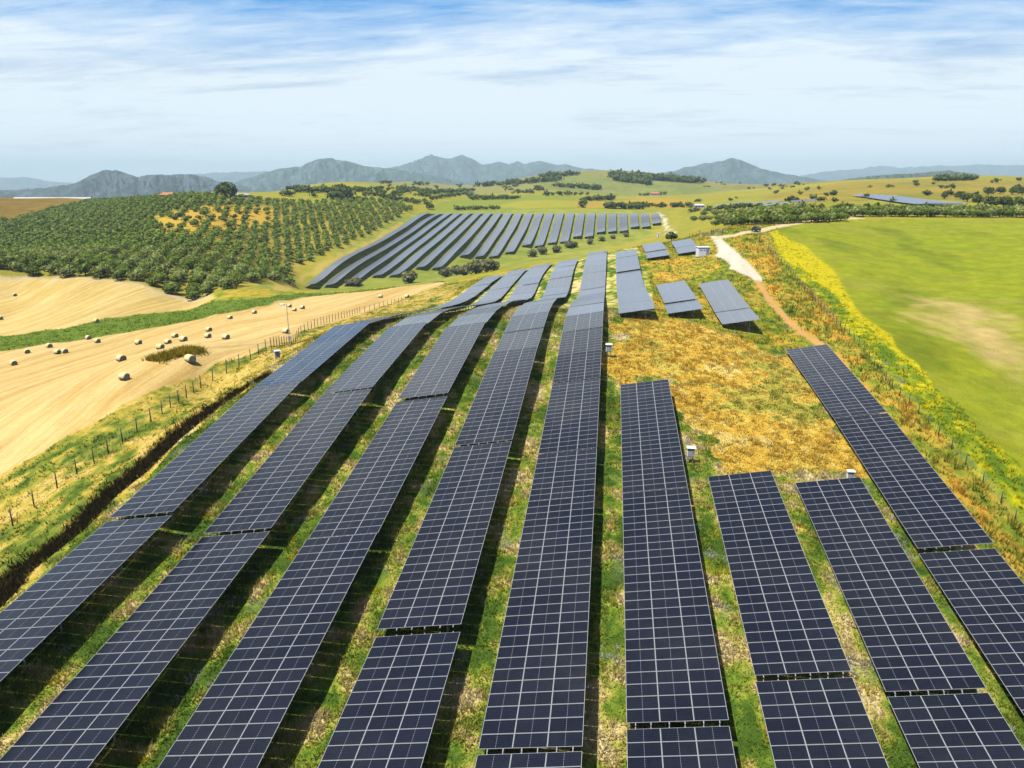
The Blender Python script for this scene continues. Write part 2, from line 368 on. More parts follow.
class MB:                                               # collects boxes, bars, tubes, lathes into one mesh
    def __init__(s): s.v = []; s.f = []; s.m = []
    def add(s, v, f, m=0):
        b = len(s.v); s.v += [tuple(p) for p in v]; s.f += [tuple(i+b for i in q) for q in f]; s.m += [m]*len(f)
    def box(s, c, d, m=0, M=None, bev=0.0):
        hx, hy, hz = d[0]/2, d[1]/2, d[2]/2
        if bev:
            vs = []
            for z, q in ((-hz, bev), (-hz+bev, 0), (hz-bev, 0), (hz, bev)):
                a, b = hx-q, hy-q
                vs += [(-a+bev, -b, z), (a-bev, -b, z), (a, -b+bev, z), (a, b-bev, z), (a-bev, b, z), (-a+bev, b, z), (-a, b-bev, z), (-a, -b+bev, z)]
            fs = [tuple(range(7, -1, -1)), tuple(range(24, 32))]
            for k in range(3):
                for j in range(8): fs.append((k*8+j, k*8+(j+1) % 8, (k+1)*8+(j+1) % 8, (k+1)*8+j))
        else:
            vs = [(x, y, z) for z in (-hz, hz) for x, y in ((-hx, -hy), (hx, -hy), (hx, hy), (-hx, hy))]
            fs = [(3,2,1,0),(4,5,6,7),(0,1,5,4),(1,2,6,5),(2,3,7,6),(3,0,4,7)]
        o = []
        for p in vs:
            p = Vector(p)
            if M is not None: p = M @ p
            o.append(p+Vector(c))
        s.add(o, fs, m)
    def tube(s, pts, r, n=6, m=0, caps=True):
        pts = [Vector(p) for p in pts]; ring = []
        for i, p in enumerate(pts):
            d = (pts[min(i+1, len(pts)-1)]-pts[max(i-1, 0)]).normalized()
            a = d.cross(Vector((0, 0, 1)) if abs(d.z) < .9 else Vector((1, 0, 0))).normalized(); b = d.cross(a)
            rr = r[i] if isinstance(r, (list, tuple)) else r
            ring.append([p+a*rr*math.cos(2*math.pi*k/n)+b*rr*math.sin(2*math.pi*k/n) for k in range(n)])
        v = [q for R in ring for q in R]; f = []
        for i in range(len(pts)-1):
            for k in range(n): f.append((i*n+k, i*n+(k+1) % n, (i+1)*n+(k+1) % n, (i+1)*n+k))
        if caps: f += [tuple(range(n-1, -1, -1)), tuple((len(pts)-1)*n+k for k in range(n))]
        s.add(v, f, m)
    def beam(s, a, b, w, h, m=0):
        a, b = Vector(a), Vector(b); d = (b-a).normalized()
        x = d.cross(Vector((0, 0, 1)) if abs(d.z) < .95 else Vector((1, 0, 0))).normalized(); y = x.cross(d)
        v = [p+x*sx*w/2+y*sy*h/2 for p in (a, b) for sx, sy in ((-1,-1),(1,-1),(1,1),(-1,1))]
        s.add(v, [(3,2,1,0),(4,5,6,7),(0,1,5,4),(1,2,6,5),(2,3,7,6),(3,0,4,7)], m)
    def mesh(s, name, mats, smooth=False):
        me = bpy.data.meshes.new(name); me.from_pydata(s.v, [], s.f)
        for m in (mats if isinstance(mats, (list, tuple)) else [mats]): me.materials.append(m)
        me.polygons.foreach_set('material_index', s.m)
        if smooth: me.polygons.foreach_set('use_smooth', [True]*len(s.f))
        me.update(); return me
    def build(s, name, mats, parent=None, smooth=False): return link(name, s.mesh(name, mats, smooth), parent)

# ------------------------------------------------------------------ ground zones
ZN = ['grass','rows','stub','stub2','strip','grove','brown','groveyel','lane','farbank','farlane','gravel','farroad','meadow','yellow','yellowtop','bandR','dry','midor','tan','bandL','path','road','dirt','fieldA','fieldB','fieldC','hill','yelR','brR','far','ditch']
ZI = {n: i for i, n in enumerate(ZN)}
PAL = {
 'grass': ((150,162,45),(185,165,60)), 'rows': ((150,152,66),(212,190,120)), 'stub': ((240,210,142),(208,172,98)), 'stub2': ((238,210,140),(206,176,98)),
 'strip': ((128,150,50),(100,128,40)), 'grove': ((150,150,52),(188,168,66)), 'brown': ((120,98,28),(158,126,36)), 'groveyel': ((222,186,72),(205,165,50)),
 'lane': ((225,205,165),(205,185,140)), 'farbank': ((134,152,50),(172,170,76)), 'farlane': ((205,180,95),(190,170,80)), 'gravel': ((242,234,220),(216,202,176)),
 'farroad': ((250,240,220),(240,228,205)), 'meadow': ((174,180,40),(146,161,30)), 'yellow': ((168,178,28),(140,158,30)), 'yellowtop': ((225,208,24),(196,190,26)),
 'bandR': ((190,170,50),(160,165,50)), 'dry': ((224,194,98),(206,172,74)), 'midor': ((222,172,70),(180,165,60)), 'tan': ((214,196,120),(196,190,95)),
 'bandL': ((200,180,75),(165,158,60)), 'path': ((226,176,110),(210,160,90)), 'road': ((235,215,175),(220,200,150)), 'dirt': ((230,176,104),(218,160,86)),
 'fieldA': ((158,166,56),(134,148,46)), 'fieldB': ((180,170,60),(165,165,50)), 'fieldC': ((205,165,60),(170,155,60)), 'hill': ((122,138,62),(158,158,86)),
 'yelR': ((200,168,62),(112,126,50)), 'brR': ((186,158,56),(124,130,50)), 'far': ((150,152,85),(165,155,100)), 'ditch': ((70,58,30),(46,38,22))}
PALN = np.array([[hexl(*PAL[n][0]), hexl(*PAL[n][1])] for n in ZN])
SEED = RNG.random((160, 2)); SEED = np.stack([(SEED[:,0]-.5)*1.6-YAW, 3.15+SEED[:,1]*1.6], 1)
FARPAL = np.array([hexl(*c) for c in [(150,150,75),(165,150,85),(140,150,70),(175,160,100),(120,130,60),(150,165,70),(185,165,95),(130,135,75)]])
def zones(x, y, jitter=True):
    x = np.asarray(x, float); y = np.asarray(y, float); r = np.hypot(x, y)
    if jitter:
        j = np.clip(r/70, .8, 5)*.9
        jx = x+(fbm(x/(2.2*j), y/(2.2*j), 3)-.5)*2*j; jy = y+(fbm(x/(2.2*j)+91, y/(2.2*j)+37, 3)-.5)*2*j
    else: jx, jy = x, y
    z = np.zeros(x.shape, int)
    z[(jx > rowx(0)-3) & (jx < rowx(8)+8) & (jy < 132)] = ZI['rows']
    z[(jx > rowx(0)-3) & (jx < rowx(5)+8) & (jy > 100) & (jy < 290)] = ZI['rows']
    z[r > 1150] = ZI['far']
    for n in ['grove','brown','groveyel','farbank','farlane','strip','stub2','stub','lane','bandL','bandR','meadow','yellow','yellowtop','dry','midor','farroad','fieldA','fieldB','fieldC','hill','yelR','brR']:
        P = Z[n]
        if n in ('dry', 'midor') and jitter:
            wx_ = (fbm(x/7+3, y/7, 4)-.5)*13; wy_ = (fbm(x/7+60, y/7+9, 4)-.5)*13
            kx, ky = jx+wx_, jy+wy_
            z[inpoly(kx, ky, P) & (z != ZI['gravel'])] = ZI[n]; continue
        m = (jx > P[:,0].min()) & (jx < P[:,0].max()) & (jy > P[:,1].min()) & (jy < P[:,1].max())
        idx = np.nonzero(m)[0]
        if len(idx):
            z[idx[inpoly(jx[idx], jy[idx], P)]] = ZI[n]
    P = Z['gravel']; z[inpoly(.5*x+.5*jx, .5*y+.5*jy, P)] = ZI['gravel']
    near = r < 420
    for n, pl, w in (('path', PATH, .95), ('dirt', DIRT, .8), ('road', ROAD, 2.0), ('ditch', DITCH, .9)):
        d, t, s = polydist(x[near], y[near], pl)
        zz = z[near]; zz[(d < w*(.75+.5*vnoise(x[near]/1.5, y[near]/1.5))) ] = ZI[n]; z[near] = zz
    return z
GP = { # vegetation palette per zone, ordered along one noise so that patches of a kind hold together
 'rows': [(74,100,32),(96,122,38),(120,142,46),(150,158,60),(188,178,92),(214,190,126),(224,204,150)],
 'bandL': [(92,112,38),(128,142,50),(166,160,66),(206,178,70),(222,196,118),(214,178,56),(228,210,146)],
 'bandR': [(104,132,36),(140,154,46),(180,170,62),(214,180,70),(222,164,54),(196,168,66)],
 'dry': [(170,168,68),(200,184,80),(220,194,90),(226,190,82),(224,182,72),(216,172,64),(224,188,82),(234,206,118)],
 'grass': [(106,130,36),(138,152,44),(172,166,56),(208,176,62),(222,170,58)],
 'midor': [(132,150,50),(186,174,66),(226,182,70),(224,170,60),(232,204,104)],
 'yellow': [(110,138,30),(138,156,30),(172,178,30),(214,202,26),(230,212,26)],
 'yellowtop': [(180,180,25),(222,206,22),(235,215,22),(210,196,24)],
 'meadow': [(120,150,20),(140,165,22),(155,175,25)], 'strip': [(102,132,40),(128,154,48),(150,170,62)],
 'farbank': [(110,140,30),(140,165,40),(160,170,50)]}
def palq(zname, x, y):
    if zname in ('dry', 'midor'): v = .55*fbm(x/9+4, y/13, 4)+.45*fbm(x/1.5, y/1.9+8, 4); c = 2.6
    elif zname in ('bandL', 'bandR', 'grass'): v = .45*fbm(x/5.5+2, y/8, 4)+.55*fbm(x/1.3, y/1.7, 4); c = 2.5
    else: v = .45*fbm(x/3.4, y/5.5, 3)+.55*fbm(x/1.15+5, y/1.5, 4); c = 3.3
    return np.clip((v-.5)*c+.5, 0, .999)
def palcol(zname, q, k):
    P = np.array([hexl(*c, k=k) for c in GP[zname]]); t = q*(len(P)-1); i = np.floor(t).astype(int); f = (t-i)[:,None]
    return P[i]*(1-f)+P[np.minimum(i+1, len(P)-1)]*f
GK = {'rows': .86, 'strip': .95, 'bandL': .74, 'dry': .80}
def build_ground():
    r = [30.0]
    while r[-1] < 14000:
        q = r[-1]
        r.append(q+max(.22, q*(.0035 if q < 300 else .006 if q < 2000 else .02)))
    r = np.array(r)
    a = np.concatenate([np.arange(-45, 45.01, .125), np.arange(49, 315, 4)])
    a = np.radians(a)-YAW
    nr, na = len(r), len(a)
    RR, AA = np.meshgrid(r, a, indexing='ij')
    x = (RR*np.sin(AA)).ravel(); y = (RR*np.cos(AA)).ravel()
    z = H(x, y)
    zn = zones(x, y)
    cA = PALN[zn, 0].copy(); cB = PALN[zn, 1].copy()
    # far patchwork of fields
    f = np.nonzero(zn == ZI['far'])[0]
    rr = np.hypot(x[f], y[f]); pa = np.stack([np.arctan2(x[f], y[f])*1.0+.05*(fbm(x[f]/300, y[f]/300, 3)-.5), np.log10(rr)+.12*(fbm(x[f]/260+7, y[f]/260, 3)-.5)], 1)
    best = np.full(len(f), 9e9); bi = np.zeros(len(f), int)
    for k, s in enumerate(SEED):
        d = ((pa[:,0]-s[0])*1.2)**2+((pa[:,1]-s[1])*2.2)**2
        m = d < best; best[m] = d[m]; bi[m] = k
    cA[f] = FARPAL[bi % 8]; cB[f] = FARPAL[(bi*5+3) % 8]*.9
    # lower plain at the foot of the mountains is paler scrub
    # gentle mixing of neighbouring zones: smooth colours a little over the grid
    for c in (cA, cB):
        g = c.reshape(nr, na, 3)
        for _ in range(1):
            g[1:-1, 1:-1] = (g[1:-1,1:-1]*2+g[:-2,1:-1]+g[2:,1:-1]+g[1:-1,:-2]+g[1:-1,2:])/6
    # tonal drift inside meadow: lighter, paler streaks
    m = zn == ZI['meadow']
    w = np.clip((fbm(x[m]/30, y[m]/9, 5)-.45)*4.0, 0, 1)[:,None]*.75
    cA[m] = cA[m]*(1-w)+hexl(176,172,70)*w; cB[m] = cB[m]*(1-w*.8)+hexl(150,156,45)*w*.8
    w = np.clip((fbm(x[m]/14+40, y[m]/22, 5)-.52)*5, 0, 1)[:,None]*.6
    cA[m] = cA[m]*(1-w)+hexl(116,134,26)*w; cB[m] = cB[m]*(1-w)+hexl(108,126,26)*w
    dl, tt, ss = polydist(x[m]+(fbm(x[m]/7, y[m]/7, 4)-.5)*22, y[m]+(fbm(x[m]/7+50, y[m]/7, 4)-.5)*22, TANL)
    w = np.clip((1-dl/12)*1.15*(.35+1.2*fbm(x[m]/4, y[m]/4, 5)), 0, .9)[:,None]
    cA[m] = cA[m]*(1-w)+hexl(226,196,134)*w; cB[m] = cB[m]*(1-w)+hexl(212,188,112)*w
    for n_ in ('rows', 'bandL', 'bandR', 'dry', 'grass', 'midor', 'yellow'):
        m = np.nonzero((zn == ZI[n_]) & (np.hypot(x, y) < 330))[0]
        c = palcol(n_, palq(n_, x[m], y[m]), GK.get(n_, .72)*.9); cA[m] = c; cB[m] = c*np.array([.86, .88, .84])
    m = zn == ZI['gravel']
    w = (.80+.36*fbm(x[m]/1.4, y[m]/6, 5))[:,None]; cA[m] *= w; cB[m] *= w
    m = zn == ZI['meadow']
    w = np.clip((fbm(x[m]/3.1, y[m]/2.2, 5)-.5)*2.6, -.5, .5)[:,None]; cA[m] *= 1+.24*w; cB[m] *= 1+.24*w
    idx = np.arange(nr*na).reshape(nr, na)
    nxt = np.roll(idx, -1, axis=1)
    F = np.stack([idx[:-1], nxt[:-1], nxt[1:], idx[1:]], -1).reshape(-1, 4)
    V = np.stack([x, y, z], 1)
    fz = zn[F[:, 0]]
    zrow = H(np.zeros(1), np.zeros(1))[0]
    used = np.zeros(len(F), bool)
    # exact smooth normals for all the pieces
    def piece(name, sel, mat, label, extra=None):
        FF = F[sel]; u, inv = np.unique(FF, return_inverse=True)
        VV = V[u]; f2 = inv.reshape(FF.shape)
        cc = {'colA': cA[u], 'colB': cB[u]}
        me = np_mesh(name, VV, f2, mat, cc, smooth=True)
        me.normals_split_custom_set_from_vertices(NRM[u].tolist()) if len(u) < 400000 else None
        o = link(name, me); tag(o, label, name.replace('_', ' '), kind='structure'); return o
    e1 = np.zeros((nr, na, 3)); g = V.reshape(nr, na, 3)
    dr = np.gradient(g, axis=0); da = (np.roll(g, -1, 1)-np.roll(g, 1, 1))
    nn = np.cross(da, dr); nn /= np.linalg.norm(nn, axis=-1, keepdims=True)+1e-12
    nn *= np.sign(nn[..., 2:3])
    NRM = nn.reshape(-1, 3)
    sets = [('stubble_field', [ZI['stub']], M_STUB, 'pale gold stubble field with round bales beside the left fence'),
            ('stubble_field', [ZI['stub2']], M_STUB, 'second stubble field between the green strip and the olive grove'),
            ('meadow', [ZI['meadow'], ZI['tan']], M_MEADOW, 'lime green meadow with a bare tan patch right of the solar farm'),
            ('gravel_track', [ZI['gravel']], M_GRAVEL, 'bright white gravel track widening below the gate'),
            ('dirt_road', [ZI['road']], M_GROUND, 'pale dirt road curving past the parked car'),
            ('dirt_path', [ZI['path']], M_GROUND, 'narrow orange dirt path running down from the gravel track')]
    rest = np.ones(len(F), bool)
    for nm, zi, mat, lab in sets:
        s = np.isin(fz, zi); rest &= ~s
        if s.any(): piece(nm, s, mat, lab)
    # centre cap under the camera
    FF = F[rest]
    me = np_mesh('ground', V, FF, M_GROUND, {'colA': cA, 'colB': cB}, smooth=True)
    o = link('ground', me); tag(o, 'rolling grassy ground of hills and valley under everything', 'ground', kind='structure')
build_ground()
# small disc of ground straight below the drone
def build_cap():
    n = 96; a = np.linspace(0, 2*np.pi, n, endpoint=False); V = [(0, 0, 0)]; F = []
    rs = [8, 16, 24, 30.05]
    for q in rs: V += [(q*math.sin(t), q*math.cos(t), 0) for t in a]
    V = np.array(V, float); V[:, 2] = H(V[:, 0], V[:, 1])
    F = [(0, 1+(k+1) % n, 1+k) for k in range(n)]
    for j in range(3):
        for k in range(n):
            p, q = 1+j*n+k, 1+j*n+(k+1) % n
            F += [(p, q, q+n), (p, q+n, p+n)]
    zn = zones(V[:, 0], V[:, 1])
    me = np_mesh('ground', V, np.array(F), M_GROUND, {'colA': PALN[zn, 0], 'colB': PALN[zn, 1]}, smooth=True)
    tag(link('ground', me), 'patch of grassy ground nearest the camera', 'ground', kind='structure')
build_cap()

# ------------------------------------------------------------------ solar tables
ML, MW, GAP = 2.278, 1.134, .02
CP, RP = ML+GAP, MW+GAP                                  # column pitch across, row pitch along
def module_mesh():
    b = MB(); t = .035; hx, hy = ML/2, MW/2; ix, iy = hx-.025, hy-.019
    v = [(-hx,-hy,0),(hx,-hy,0),(hx,hy,0),(-hx,hy,0),(-ix,-iy,0),(ix,-iy,0),(ix,iy,0),(-ix,iy,0),(-ix,-iy,-.002),(ix,-iy,-.002),(ix,iy,-.002),(-ix,iy,-.002),
         (-hx,-hy,-t),(hx,-hy,-t),(hx,hy,-t),(-hx,hy,-t)]
    f = [(0,1,5,4),(1,2,6,5),(2,3,7,6),(3,0,4,7),(4,5,9,8),(5,6,10,9),(6,7,11,10),(7,4,8,11),(0,12,13,1),(1,13,14,2),(2,14,15,3),(3,15,12,0)]
    b.add(v, f, 0); b.add([v[8],v[9],v[10],v[11]], [(0,1,2,3)], 1); b.add([v[12],v[13],v[14],v[15]], [(3,2,1,0)], 2)
    return b.mesh('solar_module', [M_FRAME, M_GLASS, M_GREY])
MOD = module_mesh()
_b = MB(); _b.box((0, 0, .5), (.10, .07, 1.0)); POST = _b.mesh('post', M_STEEL)
EX = Vector((math.cos(TILT), 0, math.sin(TILT)))
def lowz(X, y):
    s = np.array([-3., -1., 1., 3.])
    return float(H0(np.full(4, X+.3), y+s).mean())+CLEAR
_prof = {}
def profile(X):
    k = round(X, 2)
    if k not in _prof:
        ys = np.arange(0, 760, 1.0); z = np.maximum(H0(np.full(len(ys), X+.3), ys)+CLEAR, H0(np.full(len(ys), X+WID), ys)+.75-1.15)
        kern = np.ones(7)/7; zs = np.convolve(np.pad(z, 3, mode='edge'), kern, 'valid'); _prof[k] = (ys, zs)
    return _prof[k]
def lz(X, y):
    ys, zs = profile(X); return float(np.interp(y, ys, zs))
def solar_table(X, Y0, n, label, group, detail=True, ncol=3, name='solar_table'):
    L = n*RP
    zm = lz(X, Y0+L/2); gx = X+WID/2
    base = Vector((gx, Y0+L/2, float(H(np.array([gx]), np.array([Y0+L/2]))[0])))
    root = empty(name, base); tag(root, label, 'solar panels', group)
    yy = np.linspace(Y0, Y0+L, 12); pz = np.array([lz(X, q) for q in yy]); cf = np.polyfit(yy, pz, 1); dz_ = max(0.0, float((pz-np.polyval(cf, yy)).max())-.40)+random.uniform(-.05, .05)
    an = math.atan(cf[0]); tj = random.uniform(-.006, .006)
    EX = Vector((math.cos(TILT+tj), 0, math.sin(TILT+tj)))
    def frame(y):
        z = float(np.polyval(cf, y))+dz_; a = an
        ey = Vector((0, math.cos(a), math.sin(a))); nrm = EX.cross(ey).normalized(); ex = ey.cross(nrm).normalized()
        return Vector((X, y, z)), ex, ey, nrm
    if detail:
        for k in range(n):
            o, ex, ey, nr = frame(Y0+(k+.5)*RP)
            for j in range(ncol):
                c = o+ex*((j+.5)*CP)-base
                m = bpy.data.objects.new('solar_module', MOD); COL.objects.link(m); m.parent = root
                e1 = (ex+nr*random.gauss(0, .0022)).normalized(); n1 = e1.cross((ey+nr*random.gauss(0, .0035)).normalized()).normalized(); e2 = n1.cross(e1)
                M = Matrix((e1, e2, n1)).transposed().to_4x4(); M.translation = c
                m.matrix_basis = M
    else:
        v0 = [v.co.copy() for v in MOD.vertices]; f0 = [(tuple(p.vertices), p.material_index) for p in MOD.polygons]
        b = MB()
        for k in range(n):
            o, ex, ey, nr = frame(Y0+(k+.5)*RP)
            for j in range(ncol):
                c = o+ex*((j+.5)*CP)-base
                q = len(b.v); b.v += [tuple(c+ex*p.x+ey*p.y+nr*p.z) for p in v0]
                b.f += [tuple(i+q for i in f) for f, _ in f0]; b.m += [mi for _, mi in f0]
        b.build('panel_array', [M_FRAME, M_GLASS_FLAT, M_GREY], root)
    # rails under the modules, running past both ends into the gap to the next table
    ys = np.linspace(Y0-.2, Y0+L+.2, max(3, int(L/2.4)))
    fr = [frame(y) for y in ys]
    for j in range(ncol):
        for q in (.27, .73):
            b = MB(); s = (j+q)*CP
            pts = [o+ex*s-nr*.085-base for o, ex, ey, nr in fr]
            rv = []
            for p, (o, ex, ey, nr) in zip(pts, fr):
                rv += [p-ex*.03-nr*.045, p+ex*.03-nr*.045, p+ex*.03+nr*.045, p-ex*.03+nr*.045]
            ff = []
            for i in range(len(pts)-1):
                for a in range(4): ff.append((i*4+a, i*4+(a+1) % 4, i*4+4+(a+1) % 4, i*4+4+a))
            e = (len(pts)-1)*4; ff += [(3,2,1,0), (e, e+1, e+2, e+3)]
            b.add(rv, ff)
            if detail or q < .5: b.build('rail', M_STEEL, root)
    nb = max(2, int(round(L/3.8)))
    for k in range(nb):
        y = Y0+L*(k+.5)/nb; o, ex, ey, nr = frame(y)
        if detail:
            b = MB(); b.beam(o+ex*.5-nr*.19-base, o+ex*(ncol*CP-.5)-nr*.19-base, .06, .12); b.build('rafter', M_STEEL, root)
        for s in (1.3, ncol*CP-1.6):
            t = o+ex*s-nr*.24
            g = float(H(np.array([t.x]), np.array([t.y]))[0])-.1
            p = bpy.data.objects.new('post', POST); COL.objects.link(p); p.parent = root
            p.location = (t.x-base.x, t.y-base.y, g-base.z); p.scale = (1, 1, t.z-g)
    return root
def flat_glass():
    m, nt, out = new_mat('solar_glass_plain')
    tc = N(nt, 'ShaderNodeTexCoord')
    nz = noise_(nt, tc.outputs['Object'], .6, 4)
    c = mixrgb(nt, nz, (.075, .080, .090), (.105, .110, .120))  # pale grey base: dust plus sky reflection put into the colour
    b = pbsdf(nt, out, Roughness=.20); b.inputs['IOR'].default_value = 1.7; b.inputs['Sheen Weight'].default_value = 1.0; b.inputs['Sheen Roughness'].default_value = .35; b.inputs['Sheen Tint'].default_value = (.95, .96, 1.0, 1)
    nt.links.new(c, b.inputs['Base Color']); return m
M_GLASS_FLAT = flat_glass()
ORD = ['first','second','third','fourth','fifth','sixth','seventh','eighth','ninth','tenth','eleventh','twelfth','thirteenth','fourteenth','fifteenth','sixteenth','seventeenth','eighteenth','nineteenth','twentieth','twenty-first','twenty-second','twenty-third']
TAB = 26*RP
rows = {}
for i, (first, n9) in enumerate([(57.6, 0), (57.2, 0), (58.3, 0), (48.1, 0), (38.8, 1)]):
    segs = [(first-30.35+.2, 26), (first+.2, 26)]
    y = first+30.35
    end = [284, 283, 272, 264, 284][i]
    if not n9: segs.append((y+.2, 26)); y += 30.35
    while y < end-9: segs.append((y+.08, 9)); y += 9*RP+.14
    rows[i] = segs
rows[5] = [(42.9-30.35+.2, 26), (42.9+.2, 26), (73.2+.15, 26)] 
rows[6] = [(49-30.35+.2, 26), (49.0+.2, 26)]
rows[7] = [(49.6-30.35+.2, 26), (49.6+.2, 26)]
rows[8] = [(69.9-30.35+.2, 26), (69.9+.2, 26), (100.1+.2, 26)]
ROWNAME = ['leftmost row','second row from the left','third row from the left','fourth row from the left','fifth row from the left','sixth row from the left','seventh row from the left','eighth row from the left','rightmost row']
GRP = 'solar panel tables of the near rows'
for i, segs in rows.items():
    for k, (y, n) in enumerate(segs):
        det = y+n*RP*.5 < 136
        look = 'dark navy' if y < 70 else 'dark grey' if y < 120 else 'sky lit grey'
        lab = f'{look} solar table, {ORD[k]} from the front in the {ROWNAME[i]}'
        solar_table(rowx(i), y, n, lab, GRP, det)
# separate blocks upslope, beyond the dry patch
GRP2 = 'solar panel tables upslope beyond the dry patch'
for i, segs in {5: [(140.5, 9), (151.2, 26), (181.6, 26), (212, 22), (238.5, 12)], 6: [(145.5, 9), (156.2, 25), (234.5, 10), (246.2, 24)], 7: [(139.6, 9), (150.3, 26), (237.5, 10), (249, 15)]}.items():
    nm = {5: 'strip behind the dry patch', 6: 'middle upslope column', 7: 'column nearest the gravel track'}[i]
    for k, (y, n) in enumerate(segs):
        solar_table(rowx(i), y, n, f'pale upslope solar table, {ORD[k]} from the front in the {nm}', GRP2, False)

# far array: one long row each
def far_row(X, y0, y1, label, group, tilt=TILT, width=WID, name='solar_row', clear=CLEAR):
    ys = np.linspace(y0, y1, max(6, int((y1-y0)/6)))
    zz = H0(np.full(len(ys), X+.3), ys)+clear; zz = np.convolve(np.pad(zz, 2, mode='edge'), np.ones(5)/5, 'valid')
    base = Vector((X+width/2, (y0+y1)/2, float(H0(X+width/2, (y0+y1)/2))))
    root = empty(name, base); tag(root, label, 'solar panels', group)
    b = MB(); ex = Vector((math.cos(tilt), 0, math.sin(tilt)))
    for k in range(len(ys)-1):
        p, q = Vector((X, ys[k]+.1, zz[k]))-base, Vector((X, ys[k+1]-.1, zz[k+1]))-base
        for j in range(3):
            a0, a1 = ex*(j*width/3+.03), ex*((j+1)*width/3-.03)
            v = [p+a0, p+a1, q+a1, q+a0]; dn = Vector((0, 0, -.05))
            b.add(v+[w+dn for w in v], [(0,1,2,3)], 1); 
            b.add(v+[w+dn for w in v], [(7,6,5,4),(0,4,5,1),(1,5,6,2),(2,6,7,3),(3,7,4,0)], 0)
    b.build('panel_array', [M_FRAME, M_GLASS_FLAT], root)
    for s in (.25*width, .75*width):
        r = MB(); r.tube([Vector((X, y, z))+ex*s-Vector((0, 0, .14))-base for y, z in zip(ys, zz)], .07, 4); r.build('rail', M_STEEL, root)
    n = max(2, int((y1-y0)/16))
    for k in range(n+1):
        y = y0+1+(y1-y0-2)*k/n; x = X+width*.5; z = float(np.interp(y, ys, zz))+math.sin(tilt)*width*.5-.12; g = float(H0(x, y))-.1
        p = bpy.data.objects.new('post', POST); COL.objects.link(p); p.parent = root
        p.location = (x-base.x, y-base.y, g-base.z); p.scale = (2, 2, z-g)
    return root
for k, (X, y0) in enumerate(FARROWS):
    far_row(X-.35, y0, FARY, f'long blue grey solar row across the valley, {ORD[k]} from the left', 'solar rows across the valley', width=7.5)

# ------------------------------------------------------------------ grass and flowers (stuff)
def blades(name, label, x, y, h, w, col, m, spread, cat='grass'):
    n = len(x); z = H(x, y)
    t = np.repeat(np.arange(n), m); k = len(t)
    a = RNG.random(k)*2*np.pi; rr = np.sqrt(RNG.random(k))*np.repeat(spread, m)
    bx, by = x[t]+rr*np.cos(a), y[t]+rr*np.sin(a); bz = z[t]-.04
    hh = h[t]*(.55+.7*RNG.random(k)); ww = w[t]*(.6+.8*RNG.random(k))
    b = RNG.random(k)*np.pi; lean = .25+.55*RNG.random(k)
    dx, dy = np.cos(b)*ww, np.sin(b)*ww
    tx, ty = bx+np.cos(a)*hh*lean, by+np.sin(a)*hh*lean
    V = np.empty((k, 3, 3))
    V[:,0] = np.stack([bx-dx, by-dy, bz], 1); V[:,1] = np.stack([bx+dx, by+dy, bz], 1); V[:,2] = np.stack([tx, ty, bz+hh], 1)
    c = np.repeat(col, m, 0)*(.75+.5*RNG.random((k, 1))); c = np.repeat(c, 3, 0)
    me = np_mesh(name, V.reshape(-1, 3), np.arange(k*3).reshape(-1, 3), M_GRASS, {'col': c})
    return tag(link(name, me), label, cat, kind='stuff')
def scatter(n, x0, x1, y0, y1, power=1.0):
    x = x0+(x1-x0)*RNG.random(n); y = y0+(y1-y0)*RNG.random(n)
    u, v, d = project(np.stack([x, y, np.full(n, 3.)], 1))
    keep = (u > -60) & (u < 1084) & (d > 20) & (RNG.random(n) < np.clip(55/d, 0, 1)**power)
    return x[keep], y[keep]
def veg(name, label, x, y, hs, ws, m, sp, only=None, cat='grass'):
    zn = zones(x, y)
    col = np.zeros((len(x), 3)); ok = np.zeros(len(x), bool); h = np.zeros(len(x))
    q2 = fbm(x/1.3+31, y/1.3, 3)
    for zname in GP:
        if only and zname not in only: continue
        mm = zn == ZI[zname]
        if not mm.any(): continue
        col[mm] = palcol(zname, np.clip(palq(zname, x[mm], y[mm])+RNG.normal(0, .09, mm.sum()), 0, .999), GK.get(zname, .72)); ok |= mm
        h[mm] = {'rows': .75, 'dry': .8, 'bandR': 1.5, 'bandL': .42, 'yellow': .8, 'yellowtop': .5, 'strip': .95, 'meadow': .5}.get(zname, .9)
    fl = (q2 > .70) & np.isin(zn, [ZI['rows'], ZI['bandL'], ZI['grass']])
    col[fl] = hexl(225, 200, 25, .62)
    wf = (fbm(x/1.7+71, y/2.5+13, 3) > .715) & np.isin(zn, [ZI['rows'], ZI['yellow'], ZI['grass']])
    col[wf] = hexl(225, 222, 200, .55)
    k = ok
    f = .4+1.1*np.clip((fbm(x[k]/1.15+5, y[k]/1.5, 4)-.35)*2.6, 0, 1)
    return blades(name, label, x[k], y[k], hs*h[k]*f, np.full(k.sum(), ws), col[k], m, np.full(k.sum(), sp), cat)
x, y = scatter(330000, -62, 60, 30, 150, .9)
veg('wild_grass', 'green and straw coloured wild grass with yellow flowers between the panel rows', x, y, .42, .055, 5, .22, {'rows', 'dry'})
x, y = scatter(200000, -75, 110, 40, 290, .8)
veg('weeds', 'tall yellowing weeds along the fences and on the slope', x, y, .55, .075, 5, .3, {'bandL','bandR','grass','midor','yellow','yellowtop'}, 'weeds')
x, y = scatter(90000, -300, -40, 150, 420, .3)
veg('reeds', 'tall green reeds filling the strip between the two stubble fields', x, y, .5, .14, 4, .5, {'strip'}, 'reeds')

